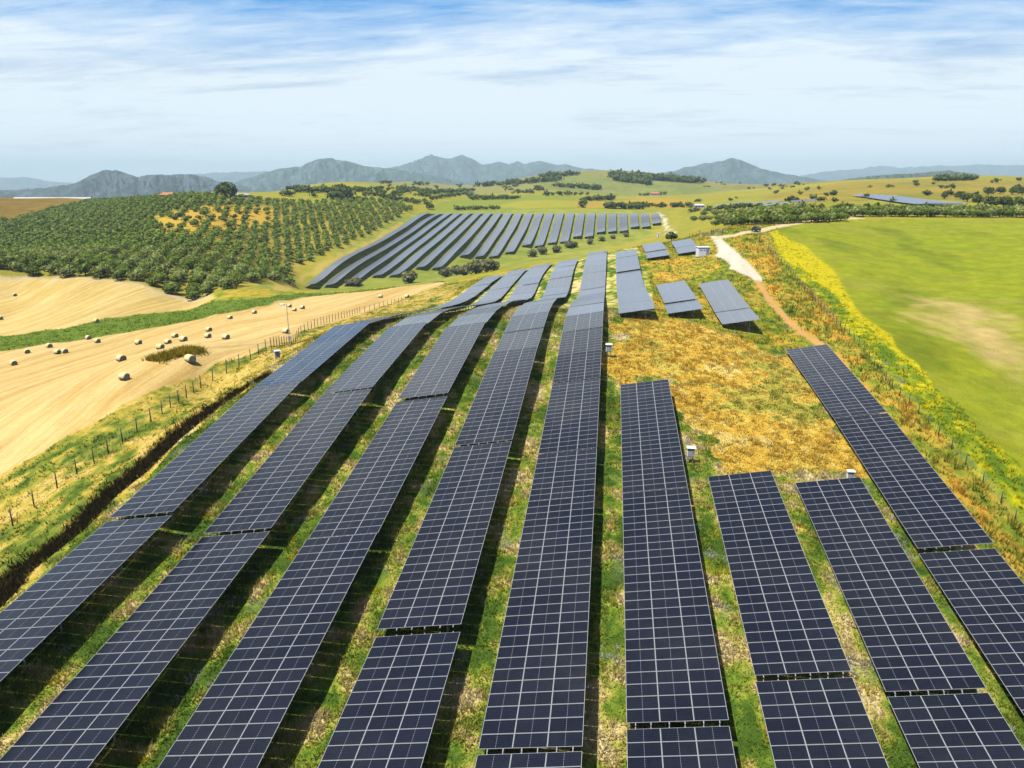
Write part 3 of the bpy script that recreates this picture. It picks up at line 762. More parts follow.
# dark dry brush along the ditch left of the first row
def along(pl, n, w):
    seg = np.hypot(*np.diff(pl, axis=0).T); s = np.concatenate([[0], np.cumsum(seg)])
    t = RNG.random(n)*s[-1]; x = np.interp(t, s, pl[:,0]); y = np.interp(t, s, pl[:,1])
    i = np.clip(np.searchsorted(s, t)-1, 0, len(seg)-1); d = np.diff(pl, axis=0)[i]/seg[i][:,None]
    o = RNG.normal(0, w, n); return x+d[:,1]*o, y-d[:,0]*o, t
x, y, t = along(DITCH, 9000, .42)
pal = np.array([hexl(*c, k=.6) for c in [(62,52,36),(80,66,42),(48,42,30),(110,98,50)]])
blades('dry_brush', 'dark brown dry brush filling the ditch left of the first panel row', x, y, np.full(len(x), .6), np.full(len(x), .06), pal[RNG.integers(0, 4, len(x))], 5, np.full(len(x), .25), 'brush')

# ------------------------------------------------------------------ trees
def blob(n, sx, sy, sz, seed, rough=.25, zc=0, leaf=.3, nleaf=350, cols=None, core=True, low=0):
    """crown: lumpy inner mass plus leaf clumps all through the outer shell"""
    rng = np.random.default_rng(seed)
    cen = rng.normal(0, 1, (n, 3)); cen /= np.linalg.norm(cen, axis=1)[:,None]; cen *= (.35+.35*rng.random((n, 1)))
    cen[:,2] = np.abs(cen[:,2])*1.0-.25
    rad = .34+.22*rng.random(n)
    V = []; C = []
    d = rng.normal(0, 1, (nleaf*3, 3)); d /= np.linalg.norm(d, axis=1)[:,None]
    k = rng.integers(0, n, nleaf*3)
    p = cen[k]+d*rad[k][:,None]*(.75+.35*rng.random((nleaf*3, 1)))
    inside = np.zeros(len(p), int)
    for c, r in zip(cen, rad): inside += (np.linalg.norm(p-c, axis=1) < r*.8)
    p = p[inside == 0][:nleaf]; d = d[inside == 0][:nleaf]; k = k[inside == 0][:nleaf]
    p = p*np.array([sx, sy, sz])+np.array([0, 0, zc])
    m = len(p)
    a = rng.normal(0, 1, (m, 3)); a /= np.linalg.norm(a, axis=1)[:,None]
    nrm = d+.7*rng.normal(0, 1, (m, 3)); nrm /= np.linalg.norm(nrm, axis=1)[:,None]
    t1 = np.cross(nrm, a); t1 /= np.linalg.norm(t1, axis=1)[:,None]+1e-9; t2 = np.cross(nrm, t1)
    s = leaf*(.6+.8*rng.random((m, 1)))
    Q = np.stack([p-t1*s, p-t2*s*.7, p+t1*s, p+t2*s*.7], 1)
    tint = rng.random(n)[k]
    cc = cols[0]*(1-tint[:,None])+cols[1]*tint[:,None]; cc = cc*(.75+.5*rng.random((m, 1)))
    return Q.reshape(-1, 3), np.arange(m*4).reshape(-1, 4), np.repeat(cc, 4, 0)
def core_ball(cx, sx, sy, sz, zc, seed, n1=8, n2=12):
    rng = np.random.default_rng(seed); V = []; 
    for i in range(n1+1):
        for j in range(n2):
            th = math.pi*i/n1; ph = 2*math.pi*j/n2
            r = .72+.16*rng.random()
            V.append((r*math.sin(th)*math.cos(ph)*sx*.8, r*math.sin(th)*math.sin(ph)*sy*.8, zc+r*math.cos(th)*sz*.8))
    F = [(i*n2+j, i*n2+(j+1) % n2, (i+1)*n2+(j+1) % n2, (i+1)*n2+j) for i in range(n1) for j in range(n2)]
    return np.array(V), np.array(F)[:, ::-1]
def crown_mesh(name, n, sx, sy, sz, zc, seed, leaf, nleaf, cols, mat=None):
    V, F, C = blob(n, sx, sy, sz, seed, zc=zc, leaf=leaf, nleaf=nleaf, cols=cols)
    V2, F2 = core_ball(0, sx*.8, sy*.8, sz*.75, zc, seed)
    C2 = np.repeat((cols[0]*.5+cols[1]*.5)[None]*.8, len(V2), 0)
    F2 = F2+len(V)
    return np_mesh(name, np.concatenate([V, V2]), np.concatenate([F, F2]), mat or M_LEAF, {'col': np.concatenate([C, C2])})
def trunk_mesh(name, h, r, seed, spread):
    rng = random.Random(seed); b = MB()
    b.tube([(0,0,-.3),(rng.uniform(-.1,.1),rng.uniform(-.1,.1),h*.5),(rng.uniform(-.2,.2),rng.uniform(-.2,.2),h)], [r*1.3, r, r*.8], 7)
    for k in range(4):
        a = 2*math.pi*k/4+rng.uniform(-.5,.5)
        b.tube([(0,0,h*.7),(spread*.5*math.cos(a),spread*.5*math.sin(a),h*1.15),(spread*math.cos(a),spread*math.sin(a),h*1.6)], [r*.6, r*.4, r*.15], 5)
    return b.mesh(name, M_BARK, True)
OL = [np.array([hexl(*c, k=1.16) for c in p]) for p in [((88,106,42),(132,146,66)),((80,100,36),(120,136,58)),((96,110,52),(144,152,86))]]
OLIVE = []
for k in range(6):
    s = 2.9+.25*(k % 3)
    OLIVE.append((crown_mesh('crown', 9, s*1.12, s*1.06, s*.84, 2.15, 40+k, .34, 520, OL[k % 3]), trunk_mesh('trunk', 1.3, .22, 60+k, 1.4)))
def tree(kind, x, y, s, rz, label, cat, group, name, sink=0.0):
    cm, tm = kind
    z = float(H(np.array([x]), np.array([y]))[0])
    root = empty(name, (x, y, z-sink), rz); tag(root, label, cat, group)
    c = link('crown', cm, root); c.scale = s
    t = link('trunk', tm, root); t.scale = s
    return root
# the grove: planted in lines, the nearest as single trees, the rest one far mass
gx, gy = [], []
ang = D2R(24); sp = 6.8
P = Z['grove']
for i in range(-120, 121):
    for j in range(-120, 121):
        a, b = i*sp, j*sp
        gx.append(-250+a*math.cos(ang)-b*math.sin(ang)); gy.append(420+a*math.sin(ang)+b*math.cos(ang))
gx = np.array(gx)+RNG.normal(0, .65, len(gx)); gy = np.array(gy)+RNG.normal(0, .65, len(gy))
m = inpoly(gx, gy, P); gx, gy = gx[m], gy[m]
ye = inpoly(gx, gy, Z['groveyel']); keep = ~(ye & (RNG.random(len(gx)) < .55)) & (RNG.random(len(gx)) > .04)
gx, gy = gx[keep], gy[keep]
u, v, d = project(np.stack([gx, gy, H0(gx, gy)+2], 1))
k = (u > -25) & (u < 1000) & (d < 1000)
gx, gy, d = gx[k], gy[k], d[k]; o = np.argsort(d); gx, gy, d = gx[o], gy[o], d[o]
NIND = 215
for q in range(min(NIND, len(gx))):
    s = random.uniform(.86, 1.16)
    tree(OLIVE[q % 6], gx[q], gy[q], (s, s, s*random.uniform(.9, 1.08)), random.uniform(0, 6.28),
         'grey green olive tree near the front of the grove on the left', 'olive tree', 'olive trees at the front of the left grove', 'olive_tree')
def far_mass(name, label, xs, ys, size, cols, nleaf, leaf, cat, zs=None, aspect=.8, h=None):
    VV, FF, CC = [], [], []; b = 0
    protos = [blob(6, 1.1, 1.05, aspect, 900+k, zc=.62, leaf=leaf, nleaf=nleaf, cols=cols) for k in range(8)]
    cores = [core_ball(0, .85, .85, aspect*.75, .62, 77+k, 5, 7) for k in range(8)]
    zz = H(xs, ys) if zs is None else zs
    for q in range(len(xs)):
        V, F, C = protos[q % 8]; V2, F2 = cores[q % 8]
        s = size[q]; a = random.uniform(0, 6.28); R = np.array([[math.cos(a), -math.sin(a), 0],[math.sin(a), math.cos(a), 0],[0, 0, 1]])
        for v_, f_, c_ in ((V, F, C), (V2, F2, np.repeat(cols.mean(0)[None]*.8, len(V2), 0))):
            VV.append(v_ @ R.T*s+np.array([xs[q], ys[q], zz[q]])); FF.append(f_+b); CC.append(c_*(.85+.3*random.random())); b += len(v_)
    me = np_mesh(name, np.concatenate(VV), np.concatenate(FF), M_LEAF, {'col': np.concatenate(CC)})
    return tag(link(name, me), label, cat, kind='stuff')
if len(gx) > NIND:
    far_mass('olive_grove', 'mass of olive trees covering the back of the left hillside', gx[NIND:], gy[NIND:], RNG.uniform(2.5, 3.4, len(gx)-NIND), OL[1]*1.12, 80, .2, 'olive grove')
# olive line behind the meadow
q = 0
for us, ue, v0, v1, n in [(712,845,226,220.5,17),(850,1030,216.5,217.5,20),(690,850,221,215,20),(860,1030,213.5,214.5,16),(700,800,215.5,211,11)]:
    for k in range(n):
        u = us+(ue-us)*(k+.5)/n+random.uniform(-1.2, 1.2); v = v0+(v1-v0)*k/n
        p = hit(u, v); s = random.uniform(.75, 1.1)
        tree(OLIVE[q % 6], p[0], p[1], (s, s, s), random.uniform(0, 6.28), 'olive tree in the long line behind the green meadow', 'olive tree', 'olive trees behind the meadow', 'olive_tree'); q += 1

SHC = np.array([hexl(*c, k=.95) for c in ((100,108,62),(150,142,104))]); SHG = np.array([hexl(*c, k=1.1) for c in ((66,82,36),(98,112,52))])
SHRUB = [(crown_mesh('foliage', 7, 1.25, 1.2, 1.35, .85, 200+k, .16, 420, SHC), trunk_mesh('stem', .5, .08, 210+k, .7)) for k in range(3)]
DARKT = [(crown_mesh('crown', 10, 3.6, 3.5, 2.9, 3.0, 300+k, .4, 600, SHG), trunk_mesh('trunk', 1.6, .28, 310+k, 1.7)) for k in range(3)]
def shrub(kind, u, v, s, label, group, name='shrub', cat='shrub', nm=('foliage', 'stem')):
    p = hit(u, v); z = float(H(np.array([p[0]]), np.array([p[1]]))[0])
    root = empty(name, (p[0], p[1], z), random.uniform(0, 6.28)); tag(root, label, cat, group)
    s *= 1.3; a = link(nm[0], kind[0], root); a.scale = (s, s, s*random.uniform(.8, 1.0)); b = link(nm[1], kind[1], root); b.scale = (s, s, s)
    return root
# grey green shrubs along the valley floor
for q, (u, v, s, lab) in enumerate([(356,286,2.6,'low grey shrub at the foot of the third far solar row'),(349,285.5,1.8,'small grey shrub left of the low shrub under the far rows'),
    (410,283,3.4,'round dark olive bush alone in the valley grass'),(446,277,2.8,'leftmost grey green bush of the long thicket in the valley'),(457,275.5,3.0,'brownish bush second in the valley thicket'),
    (466,275,2.6,'grey bush in the middle of the valley thicket'),(476,274,3.2,'tallest bush of the valley thicket'),(486,272.5,2.8,'grey green bush right of the tallest one in the thicket'),(494,270.5,2.0,'last low bush at the right end of the thicket'),
    (533,257,2.6,'left of two bushes above the pale grey panels'),(543,254.5,3.0,'right of two bushes above the pale grey panels'),(557,252.5,2.8,'round grey bush below the eleventh gap of the far rows'),
    (569,248,2.6,'grey brown bush under the far rows near the centre'),(575,247,2.4,'second of the paired grey bushes near the centre'),(590,244,2.0,'small bush right of the paired ones'),(602,241,2.0,'low bush among valley grass below the far rows'),
    (613,239,1.7,'tiny bush in valley grass near the white cabin'),(626,237,1.8,'dark tuft of a bush left of the white cabin')]):
    shrub(SHRUB[q % 3], u, v, s, lab, 'shrubs along the valley')
shrub(DARKT[0], 671.5, 241, .55, 'round dark bush beside the lower end of the far white road', None, 'bush', 'bush')
# lone trees
def lone(u, v, s, k, label, group=None, cat='tree', name='tree', sz=1.0):
    p = hit(u, v); return tree(DARKT[k % 3], p[0], p[1], (s, s, s*sz), random.uniform(0, 6.28), label, cat, group, name)
lone(225, 197.5, 2.7, 0, 'big round dark tree standing alone on the crest of the grove', sz=.85)
lone(430, 209.5, 1.2, 1, 'round tree at the upper left corner of the far solar rows')
for q, (u, v, s, lab) in enumerate([(944,199,1.0,'leftmost of the dark trees on the right hillside'),(960,199,1.05,'dark tree second from left on the right hillside'),(967,202,1.1,'dark tree low beside the second one on the right hillside'),
    (978,205,1.1,'dark tree at the left end of the lower right clump'),(990,207,1.1,'second dark tree of the lower right clump'),(1003,208,1.1,'third dark tree of the lower right clump'),(1018,209,1.1,'dark tree at the right edge of the lower clump'),
    (988,195,1.1,'dark tree left end of the upper right clump'),(1000,194,1.0,'dark tree in the upper right clump'),(1012,194.5,1.1,'dark tree second from right in the upper right clump'),(1022,195,1.1,'dark tree at the far right edge of the photo')]):
    lone(u, v, s, q, lab, 'dark trees on the right hillside')
xs, ys, sz = [], [], []
def hedge(u0, v0, u1, v1, n, s, jit=.6):
    for k in range(n):
        t = (k+.5)/n; p = hit(u0+(u1-u0)*t+random.uniform(-1, 1)*jit*2, v0+(v1-v0)*t+random.uniform(-.3, .3)*jit)
        xs.append(p[0]); ys.append(p[1]); sz.append(s*random.uniform(.7, 1.3))
hedge(582,208,584,201,8,4); hedge(584,201,614,200,18,4.5); hedge(604,208,640,209,22,4.5,1.5); hedge(630,207,690,207,26,3.5,2)
hedge(430,200,470,194,20,4); hedge(470,200,520,199,22,4.5); hedge(455,210,500,209,20,3); hedge(545,196,590,195,8,5)
hedge(480,187,560,181,45,7,1.5); hedge(420,195,470,192,30,5,1.5); hedge(540,178,580,175,16,8); hedge(555,187,600,190,24,6,1)
hedge(330,199,350,200,8,7,1); hedge(345,192,405,190,22,4,4); hedge(290,191,340,193,26,5,4); hedge(380,198,430,205,20,4,2)
for k in range(150):
    u, v = random.uniform(285, 545), random.uniform(182, 197)
    if fbm(np.array([u/22]), np.array([v/5]), 3)[0] > .5: hedge(u-3, v, u+3, v, random.randint(1, 3), random.uniform(2.5, 5), 1)
for k in range(110):
    u, v = random.uniform(690, 1030), random.uniform(181, 203)
    if fbm(np.array([u/22+9]), np.array([v/4]), 3)[0] > .52: hedge(u-3, v, u+3, v, random.randint(1, 2), random.uniform(2, 3.5), 1)
hedge(612,177,700,183,110,9,2); hedge(615,180,650,185,40,8,2); hedge(935,181,975,180,30,5,1); hedge(845,176,905,175,18,6,1); hedge(640,196,665,195,10,4)
hedge(795,180.5,812,181,5,6); hedge(690,212,760,207,34,2.6,3); hedge(760,208,1020,212.5,50,2.4,2)
far_mass('far_woodland', 'distant hedges and small woods scattered over the far hills', np.array(xs), np.array(ys), np.array(sz), SHG, 40, .24, 'woodland')

# ------------------------------------------------------------------ small things
def gz(x, y): return float(H(np.array([float(x)]), np.array([float(y)]))[0])
# round bales
def bale_mesh():
    n = 28; R = .78; hw = .75; b = MB()
    prof = [(-hw, .0), (-hw+.02, R*.45), (-hw, R*.80), (-hw+.05, R*.96), (-hw*.5, R*1.0), (0, R*1.01), (hw*.5, R), (hw-.05, R*.96), (hw, R*.8), (hw-.02, R*.45), (hw, 0)]
    v = []
    for (x, r) in prof:
        for k in range(n):
            a = 2*math.pi*k/n; q = r*(1+.012*math.sin(5*a+x*7)); zz = q*math.sin(a); zz = max(zz, -R*.93)
            v.append((x, q*math.cos(a), zz+R*.9))
    f = [(i*n+k, i*n+(k+1) % n, (i+1)*n+(k+1) % n, (i+1)*n+k) for i in range(len(prof)-1) for k in range(n)]
    b.add(v, [q[::-1] for q in f]); return b
def bale_mats():
    m, nt, out = new_mat('bale_straw'); tc = N(nt, 'ShaderNodeTexCoord')
    mp = N(nt, 'ShaderNodeMapping'); mp.inputs['Scale'].default_value = (1, 6, 6); nt.links.new(tc.outputs['Object'], mp.inputs[0])
    c = mixrgb(nt, ramp_(nt, noise_(nt, mp.outputs[0], 4, 4, .7), .3, .7), hexl(216,186,124, .85), hexl(246,224,174, .85))
    b = pbsdf(nt, out, Roughness=.9); nt.links.new(c, b.inputs['Base Color'])
    bp = N(nt, 'ShaderNodeBump', Strength=.6, Distance=.05); nt.links.new(noise_(nt, mp.outputs[0], 9, 3), bp.inputs['Height']); nt.links.new(bp.outputs[0], b.inputs['Normal'])
    return m
BALE = bale_mesh().mesh('hay_bale', bale_mats(), True)
for u, v, rz, lab in [(124.5,380,.5,'round straw bale nearest the camera in the lower stubble field'),(190.5,362,.5,'round bale just below the tuft of yellow grass'),(121.5,361.5,.5,'round bale above the nearest bale'),
    (160.5,349.5,.6,'round bale left of the yellow grass tuft'),(168,344,.6,'middle bale of the group above the yellow tuft'),(175,337.5,.5,'upper bale of the group above the yellow tuft'),(183.5,341.5,.5,'right bale of the group above the yellow tuft'),
    (208,338,.6,'lower of two close bales in mid stubble field'),(209,331.5,.5,'upper of two close bales in mid stubble field'),(226,339,.5,'bale to the right of the two close bales'),
    (138.5,344.5,.5,'lone bale near the left centre of the lower stubble field'),(14,365,1.2,'leftmost bale of the lower stubble field'),(27.5,353.5,.9,'second bale from the left of the lower stubble field'),
    (57.5,353.8,.4,'left bale of a touching pair'),(65,353,.9,'right bale of a touching pair'),(49.5,347.5,.8,'bale close under the green reed strip at left'),(88.5,339.5,.5,'bale against the lower edge of the reed strip'),(97.5,343,1.1,'bale just below the reed strip, right of another'),
    (230,319,.6,'bale below the right end of the reed strip'),(254.5,313.8,.7,'bale near the tip of the reed strip'),(289.5,307,.6,'upper bale beyond the camera pole'),(294.5,311,.6,'pale bale just below the upper one beyond the pole'),(302.5,309,.6,'pale bale right of two others beyond the pole'),
    (286,333,.5,'bale half hidden behind the camera pole'),(380.5,297.5,.4,'left of two bales at the far narrow end of the stubble'),(407,298,.4,'right of two bales at the far narrow end of the stubble'),
    (15,296,.9,'dark bale high at the left of the upper stubble field'),(96.5,322.5,.8,'bale in the upper stubble field just above the reed strip'),(194,300,.7,'bale in the right corner of the upper stubble field'),(0.5,320,.6,'bale cut by the left edge in the upper stubble field')]:
    p = hit(u, v); o = link('hay_bale', BALE, None, (p[0], p[1], gz(p[0], p[1])-.03)); q_ = random.uniform(.74, .86); o.scale = (q_*random.uniform(.95, 1.1), q_, q_*random.uniform(.93, 1.0)); o.rotation_euler = (0, 0, -rz*.55+random.uniform(-.25, .25))
    tag(o, lab, 'hay bale', 'round bales in the stubble fields')
# yellow tuft left uncut in the stubble
c = hits([(152,361),(165,357),(180,354),(197,350)])[:, :2]
x, y, t = along(c, 700, 1.0)
blades('grass_tuft', 'long tuft of uncut yellow green grass among the bales', x, y, np.full(len(x), .8), np.full(len(x), .08), np.array([hexl(*q) for q in [(190,165,40),(160,150,40),(210,180,60)]])[RNG.integers(0, 3, len(x))], 5, np.full(len(x), .4), 'grass tuft')

# fences
_b = MB(); _b.tube([(0,0,-.3),(0,0,.9),(.01,0,1.9)], [.075,.07,.06], 6); FPOST = _b.mesh('post', M_WOOD, True)
def fence(line, step, label, hgt=1.9, limit=100, name='wire_fence', wires=(.3,.75,1.2,1.65), mat=M_WIRE, wr=.012, group=None):
    seg = np.hypot(*np.diff(line[:, :2], axis=0).T); s = np.concatenate([[0], np.cumsum(seg)])
    n = min(limit, int(s[-1]/step)+1); t = np.linspace(0, s[-1], n)
    px, py = np.interp(t, s, line[:,0]), np.interp(t, s, line[:,1])
    pz = H(px, py); base = Vector((px[n//2], py[n//2], pz[n//2]))
    root = empty(name, base); tag(root, label, 'fence', group)
    for a, b_, c_ in zip(px, py, pz):
        o = link('post', FPOST, root, (a-base.x, b_-base.y, c_-base.z)); o.scale = (1, 1, hgt/1.9*random.uniform(.95, 1.05)); o.rotation_euler = (random.uniform(-.04, .04), random.uniform(-.04, .04), random.uniform(0, 6))
    for h in wires:
        b = MB(); b.tube([(a-base.x, b_-base.y, c_-base.z+h*hgt/1.9) for a, b_, c_ in zip(px, py, pz)], wr, 4); b.build('wire', mat, root)
    return root
fence(FENCE_L, 2.7, 'long wire fence on wooden posts between the stubble field and the panels')
fence(FENCE_R, 3.0, 'wire fence half hidden in grass along the yellow strip of the meadow', hgt=1.5)

def solid(name, label, cat, u, v, parts, rz=0, group=None):
    p = hit(u, v); root = empty(name, (p[0], p[1], gz(p[0], p[1])), rz); tag(root, label, cat, group)
    for nm, b, m in parts: b.build(nm, m, root)
    return root
def cabinet(u, v, label, s=1.0, rz=0.0):
    b = MB(); b.box((0,0,1.25*s), (.75*s,.42*s,.95*s), bev=.02)
    d = MB(); d.box((0,-.225*s,1.25*s), (.62*s,.02,.8*s)); h = MB(); h.box((.22*s,-.25*s,1.25*s), (.04,.03,.16*s))
    r = MB(); r.box((0,-.04,1.77*s), (.9*s,.62*s,.05), M=Matrix.Rotation(.08, 3, 'X'))
    l1 = MB(); l1.box((-.28*s,0,.37*s), (.07,.07,.85*s)); l2 = MB(); l2.box((.28*s,0,.37*s), (.07,.07,.85*s))
    return solid('inverter_cabinet', label, 'cabinet', u, v, [('body', b, M_WHITE), ('door', d, M_GREY), ('handle', h, M_DARK), ('roof', r, M_WHITE), ('leg', l1, M_STEEL), ('leg', l2, M_STEEL)], rz, 'white inverter cabinets beside the panels')
cabinet(608.5, 357.5, 'small white cabinet right of the fifth panel row, by the dry patch', 1.2)
cabinet(690, 463, 'white cabinet beside the right edge of the sixth panel row', 1.15)
cabinet(849, 485.5, 'white cabinet behind the top edge of the eighth panel row', 1.0)
cabinet(278, 363, 'white cabinet near the left fence below the camera pole', 1.05, .5)
# camera pole
b = MB(); b.tube([(0,0,-.3),(0,0,7.2)], [.07,.05], 8); a = MB(); a.tube([(0,0,7.0),(-.7,0,7.15)], .03, 6); h = MB(); h.box((-.75,-.05,7.1), (.75,.3,.3), bev=.03); l = MB(); l.tube([(-1.1,-.05,7.1),(-1.2,-.05,7.1)], .09, 8); bx = MB(); bx.box((.02,-.12,1.6), (.4,.2,.6), bev=.02)
solid('camera_pole', 'slim grey surveillance camera pole standing at the left fence', 'pole', 290, 347, [('pole', b, M_STEEL), ('arm', a, M_STEEL), ('camera', h, M_WHITE), ('lens', l, M_DARK), ('junction_box', bx, M_GREY)])
# transformer cabin
b = MB(); b.box((0,0,1.35), (3.6,2.6,2.7), bev=.04); r = MB(); r.box((0,0,2.79), (3.9,2.9,.16), bev=.03); ds = []
root_parts = [('wall', b, M_WHITE), ('roof', r, M_WHITE)]
for x in (-1.0, .1, 1.1):
    d = MB(); d.box((x,-1.325,1.2), (.85,.03,2.1)); root_parts.append(('door', d, M_GREY if x > 1 else M_WHITE))
    g = MB()
    for k in range(5): g.box((x,-1.35,1.7+.09*k), (.6,.03,.03))
    root_parts.append(('vent', g, M_GREY))
f = MB(); f.box((0,0,-.1), (4.2,3.2,.3)); root_parts.append(('foundation', f, plain('concrete', (.45,.44,.42), .9)))
solid('transformer_cabin', 'white transformer cabin at the corner of the upslope panels', 'cabin', 702.5, 256, root_parts, .2)
b = MB(); b.box((0,0,1.5), (2.4,2.2,3.0), bev=.04); r = MB(); r.box((0,0,3.07), (2.7,2.5,.14)); d = MB(); d.box((0,-1.12,1.1), (.9,.03,2.0))
solid('switch_cabin', 'tiny white cabin near the far white road', 'cabin', 658.5, 237, [('wall', b, M_WHITE), ('roof', r, M_WHITE), ('door', d, M_GREY)])
# gate
def gate(u0, v0, u1, v1, label):
    p, q = hit(u0, v0), hit(u1, v1); root = empty('gate', (p[0], p[1], gz(p[0], p[1]))); tag(root, label, 'gate', 'metal gates at the track')
    d = Vector((q[0]-p[0], q[1]-p[1], gz(q[0], q[1])-gz(p[0], p[1])))
    for t in (0, 1):
        b = MB(); b.box((d.x*t, d.y*t, d.z*t+1.0), (.16,.16,2.3)); b.build('post', M_DARK, root)
    b = MB()
    for h in (.25, .7, 1.15, 1.7): b.beam(d*.03+Vector((0,0,h)), d*.97+Vector((0,0,h)), .05, .06)
    b.build('frame', M_STEEL, root); b = MB()
    for k in range(1, 12): b.beam(d*(k/12)+Vector((0,0,.25)), d*(k/12)+Vector((0,0,1.7)), .025, .025)
    b.build('bars', M_STEEL, root)
gate(699, 236.5, 711, 236, 'left leaf of the metal gate above the gravel track'); gate(713, 236, 722, 235.5, 'right leaf of the metal gate above the gravel track')
fence(hits([(689.5,238),(694,237.5),(699,237)]), 2.5, 'short wire fence left of the gate', 1.8)
# parked car
def car():
    paint = plain('dark_green_paint', (.02,.028,.022), .25, .3, var=.05); gl = plain('car_glass', (.01,.012,.015), .08)
    L = 4.5; prof = [(-2.25,.42),(-2.22,.85),(-1.95,.98),(-1.55,1.02),(-.85,1.05),(.95,1.02),(1.75,.95),(2.2,.78),(2.25,.42)]
    b = MB(); n = len(prof); v = []
    for s, w in ((-1,.80),(-1,.88),(1,.88),(1,.80)):
        v += [(x, s*w, z if abs(w-.88) < .01 else z+.03) for x, z in prof]
    f = []
    for k in range(3):
        for j in range(n-1): f.append((k*n+j, k*n+j+1, (k+1)*n+j+1, (k+1)*n+j))
    f += [tuple(range(n))[::-1], tuple(3*n+k for k in range(n))]
    for k in range(3): f.append((k*n, (k+1)*n, (k+1)*n+n-1, k*n+n-1))
    b.add(v, f)
    cab = MB(); pr = [(-1.95,1.0),(-1.6,1.5),(-1.2,1.62),(.1,1.62),(.35,1.55),(1.05,1.03)]; m = len(pr)
    vv = [(x, s*(.80-.14*(z-1.0)/.6), z) for s in (-1, 1) for x, z in pr]
    cab.add(vv, [(j, j+1, m+j+1, m+j) for j in range(m-1)]+[tuple(range(m))[::-1], tuple(m+k for k in range(m))])
    roof = MB(); roof.box((-.6,0,1.635), (1.7,1.2,.05), bev=.02)
    parts = [('body', b, paint), ('window', cab, gl), ('roof', roof, paint)]
    for x in (-1.4, 1.4):
        for s in (-1, 1):
            w = MB(); w.tube([(x,s*.70,.34),(x,s*.92,.34)], .34, 18); w.tube([(x,s*.91,.34),(x,s*.935,.34)], .20, 12, 1); parts.append(('wheel', w, [M_DARK, M_STEEL]))
    for s in (-1, 1):
        h = MB(); h.box((2.2,s*.62,.72), (.08,.34,.14)); parts.append(('headlight', h, M_WHITE))
        h = MB(); h.box((-2.22,s*.66,.82), (.06,.26,.16)); parts.append(('taillight', h, plain('red_lens', (.3,.01,.01), .3)))
        h = MB(); h.box((.75,s*.95,1.08), (.12,.18,.13)); parts.append(('mirror', h, paint))
    p = MB(); p.box((2.27,0,.55), (.02,.5,.11)); parts.append(('number_plate', p, M_WHITE))
    return parts
d = ROAD[3]-ROAD[2]
solid('parked_car', 'dark green car parked on the dirt road by the olive trees', 'car', 756, 231.5, car(), math.atan2(d[1], d[0]))

# houses on the skyline
M_TILE = plain('terracotta_tiles', tuple(hexl(214,140,90)), .85, var=.2); M_WALL = plain('pale_render', (.55,.48,.40), .9)
def house(u, v, w, dpt, h, rh, label, rz=0, name='house', roofmat=None, z=None):
    p = hit(u, v); root = empty(name, (p[0], p[1], gz(p[0], p[1])), rz); tag(root, label, 'house')
    b = MB(); b.box((0,0,h/2-.5), (w,dpt,h+1)); b.build('wall', M_WALL, root)
    r = MB(); e = .5; x, y = w/2+e, dpt/2+e
    vv = [(-x,-y,h),(x,-y,h),(x,y,h),(-x,y,h),(-x*.6,0,h+rh),(x*.6,0,h+rh)]
    r.add(vv, [(0,1,5,4),(1,2,5),(2,3,4,5),(3,0,4),(3,2,1,0)]); r.build('roof', roofmat or M_TILE, root)
    for k in range(3):
        wn = MB(); wn.box((-w*.3+w*.3*k,-dpt/2-.02,h*.55), (1.0,.06,1.3)); wn.build('window', M_DARK, root)
    return root
house(170, 197.5, 15, 9, 2.2, 2.0, 'low house with orange tiled roof on the crest behind the grove', .1)
house(243, 197.5, 12, 8, 2.0, 1.6, 'small grey roofed shed right of the round crest tree', .2, 'shed', M_GREY)
house(655, 196, 14, 9, 3.5, 2.2, 'lone pale farmhouse among far green fields', .1, 'farmhouse')
house(699, 208.5, 9, 6, 3.0, 1.0, 'small white building left of the distant panel strips', 0, 'building', M_WHITE)
M_FILM = plain('plastic_film', (.5, .5, .47), .5)
# white greenhouse tunnels on the left skyline
for q, (u, lab) in enumerate([(35,'leftmost white greenhouse tunnel on the left skyline'),(72,'second white greenhouse tunnel on the left skyline'),(108,'third white greenhouse tunnel on the left skyline')]):
    p = hit(u, 198.2); root = empty('greenhouse', (p[0], p[1], gz(p[0], p[1])), YAW+.15); tag(root, lab, 'greenhouse', 'greenhouse tunnels on the skyline')
    b = MB(); n = 9; Lh = 21; v = [(s*Lh, 4*math.cos(math.pi*k/(n-1)), 1.5*math.sin(math.pi*k/(n-1))-.5) for s in (-1, 1) for k in range(n)]
    b.add(v, [(k, k+1, n+k+1, n+k) for k in range(n-1)]+[tuple(range(n))[::-1], tuple(n+k for k in range(n))]); b.build('cover', M_FILM, root)
    d = MB(); d.box((Lh+.02,0,.4), (.05,1.8,1.6)); d.build('door', M_GREY, root)
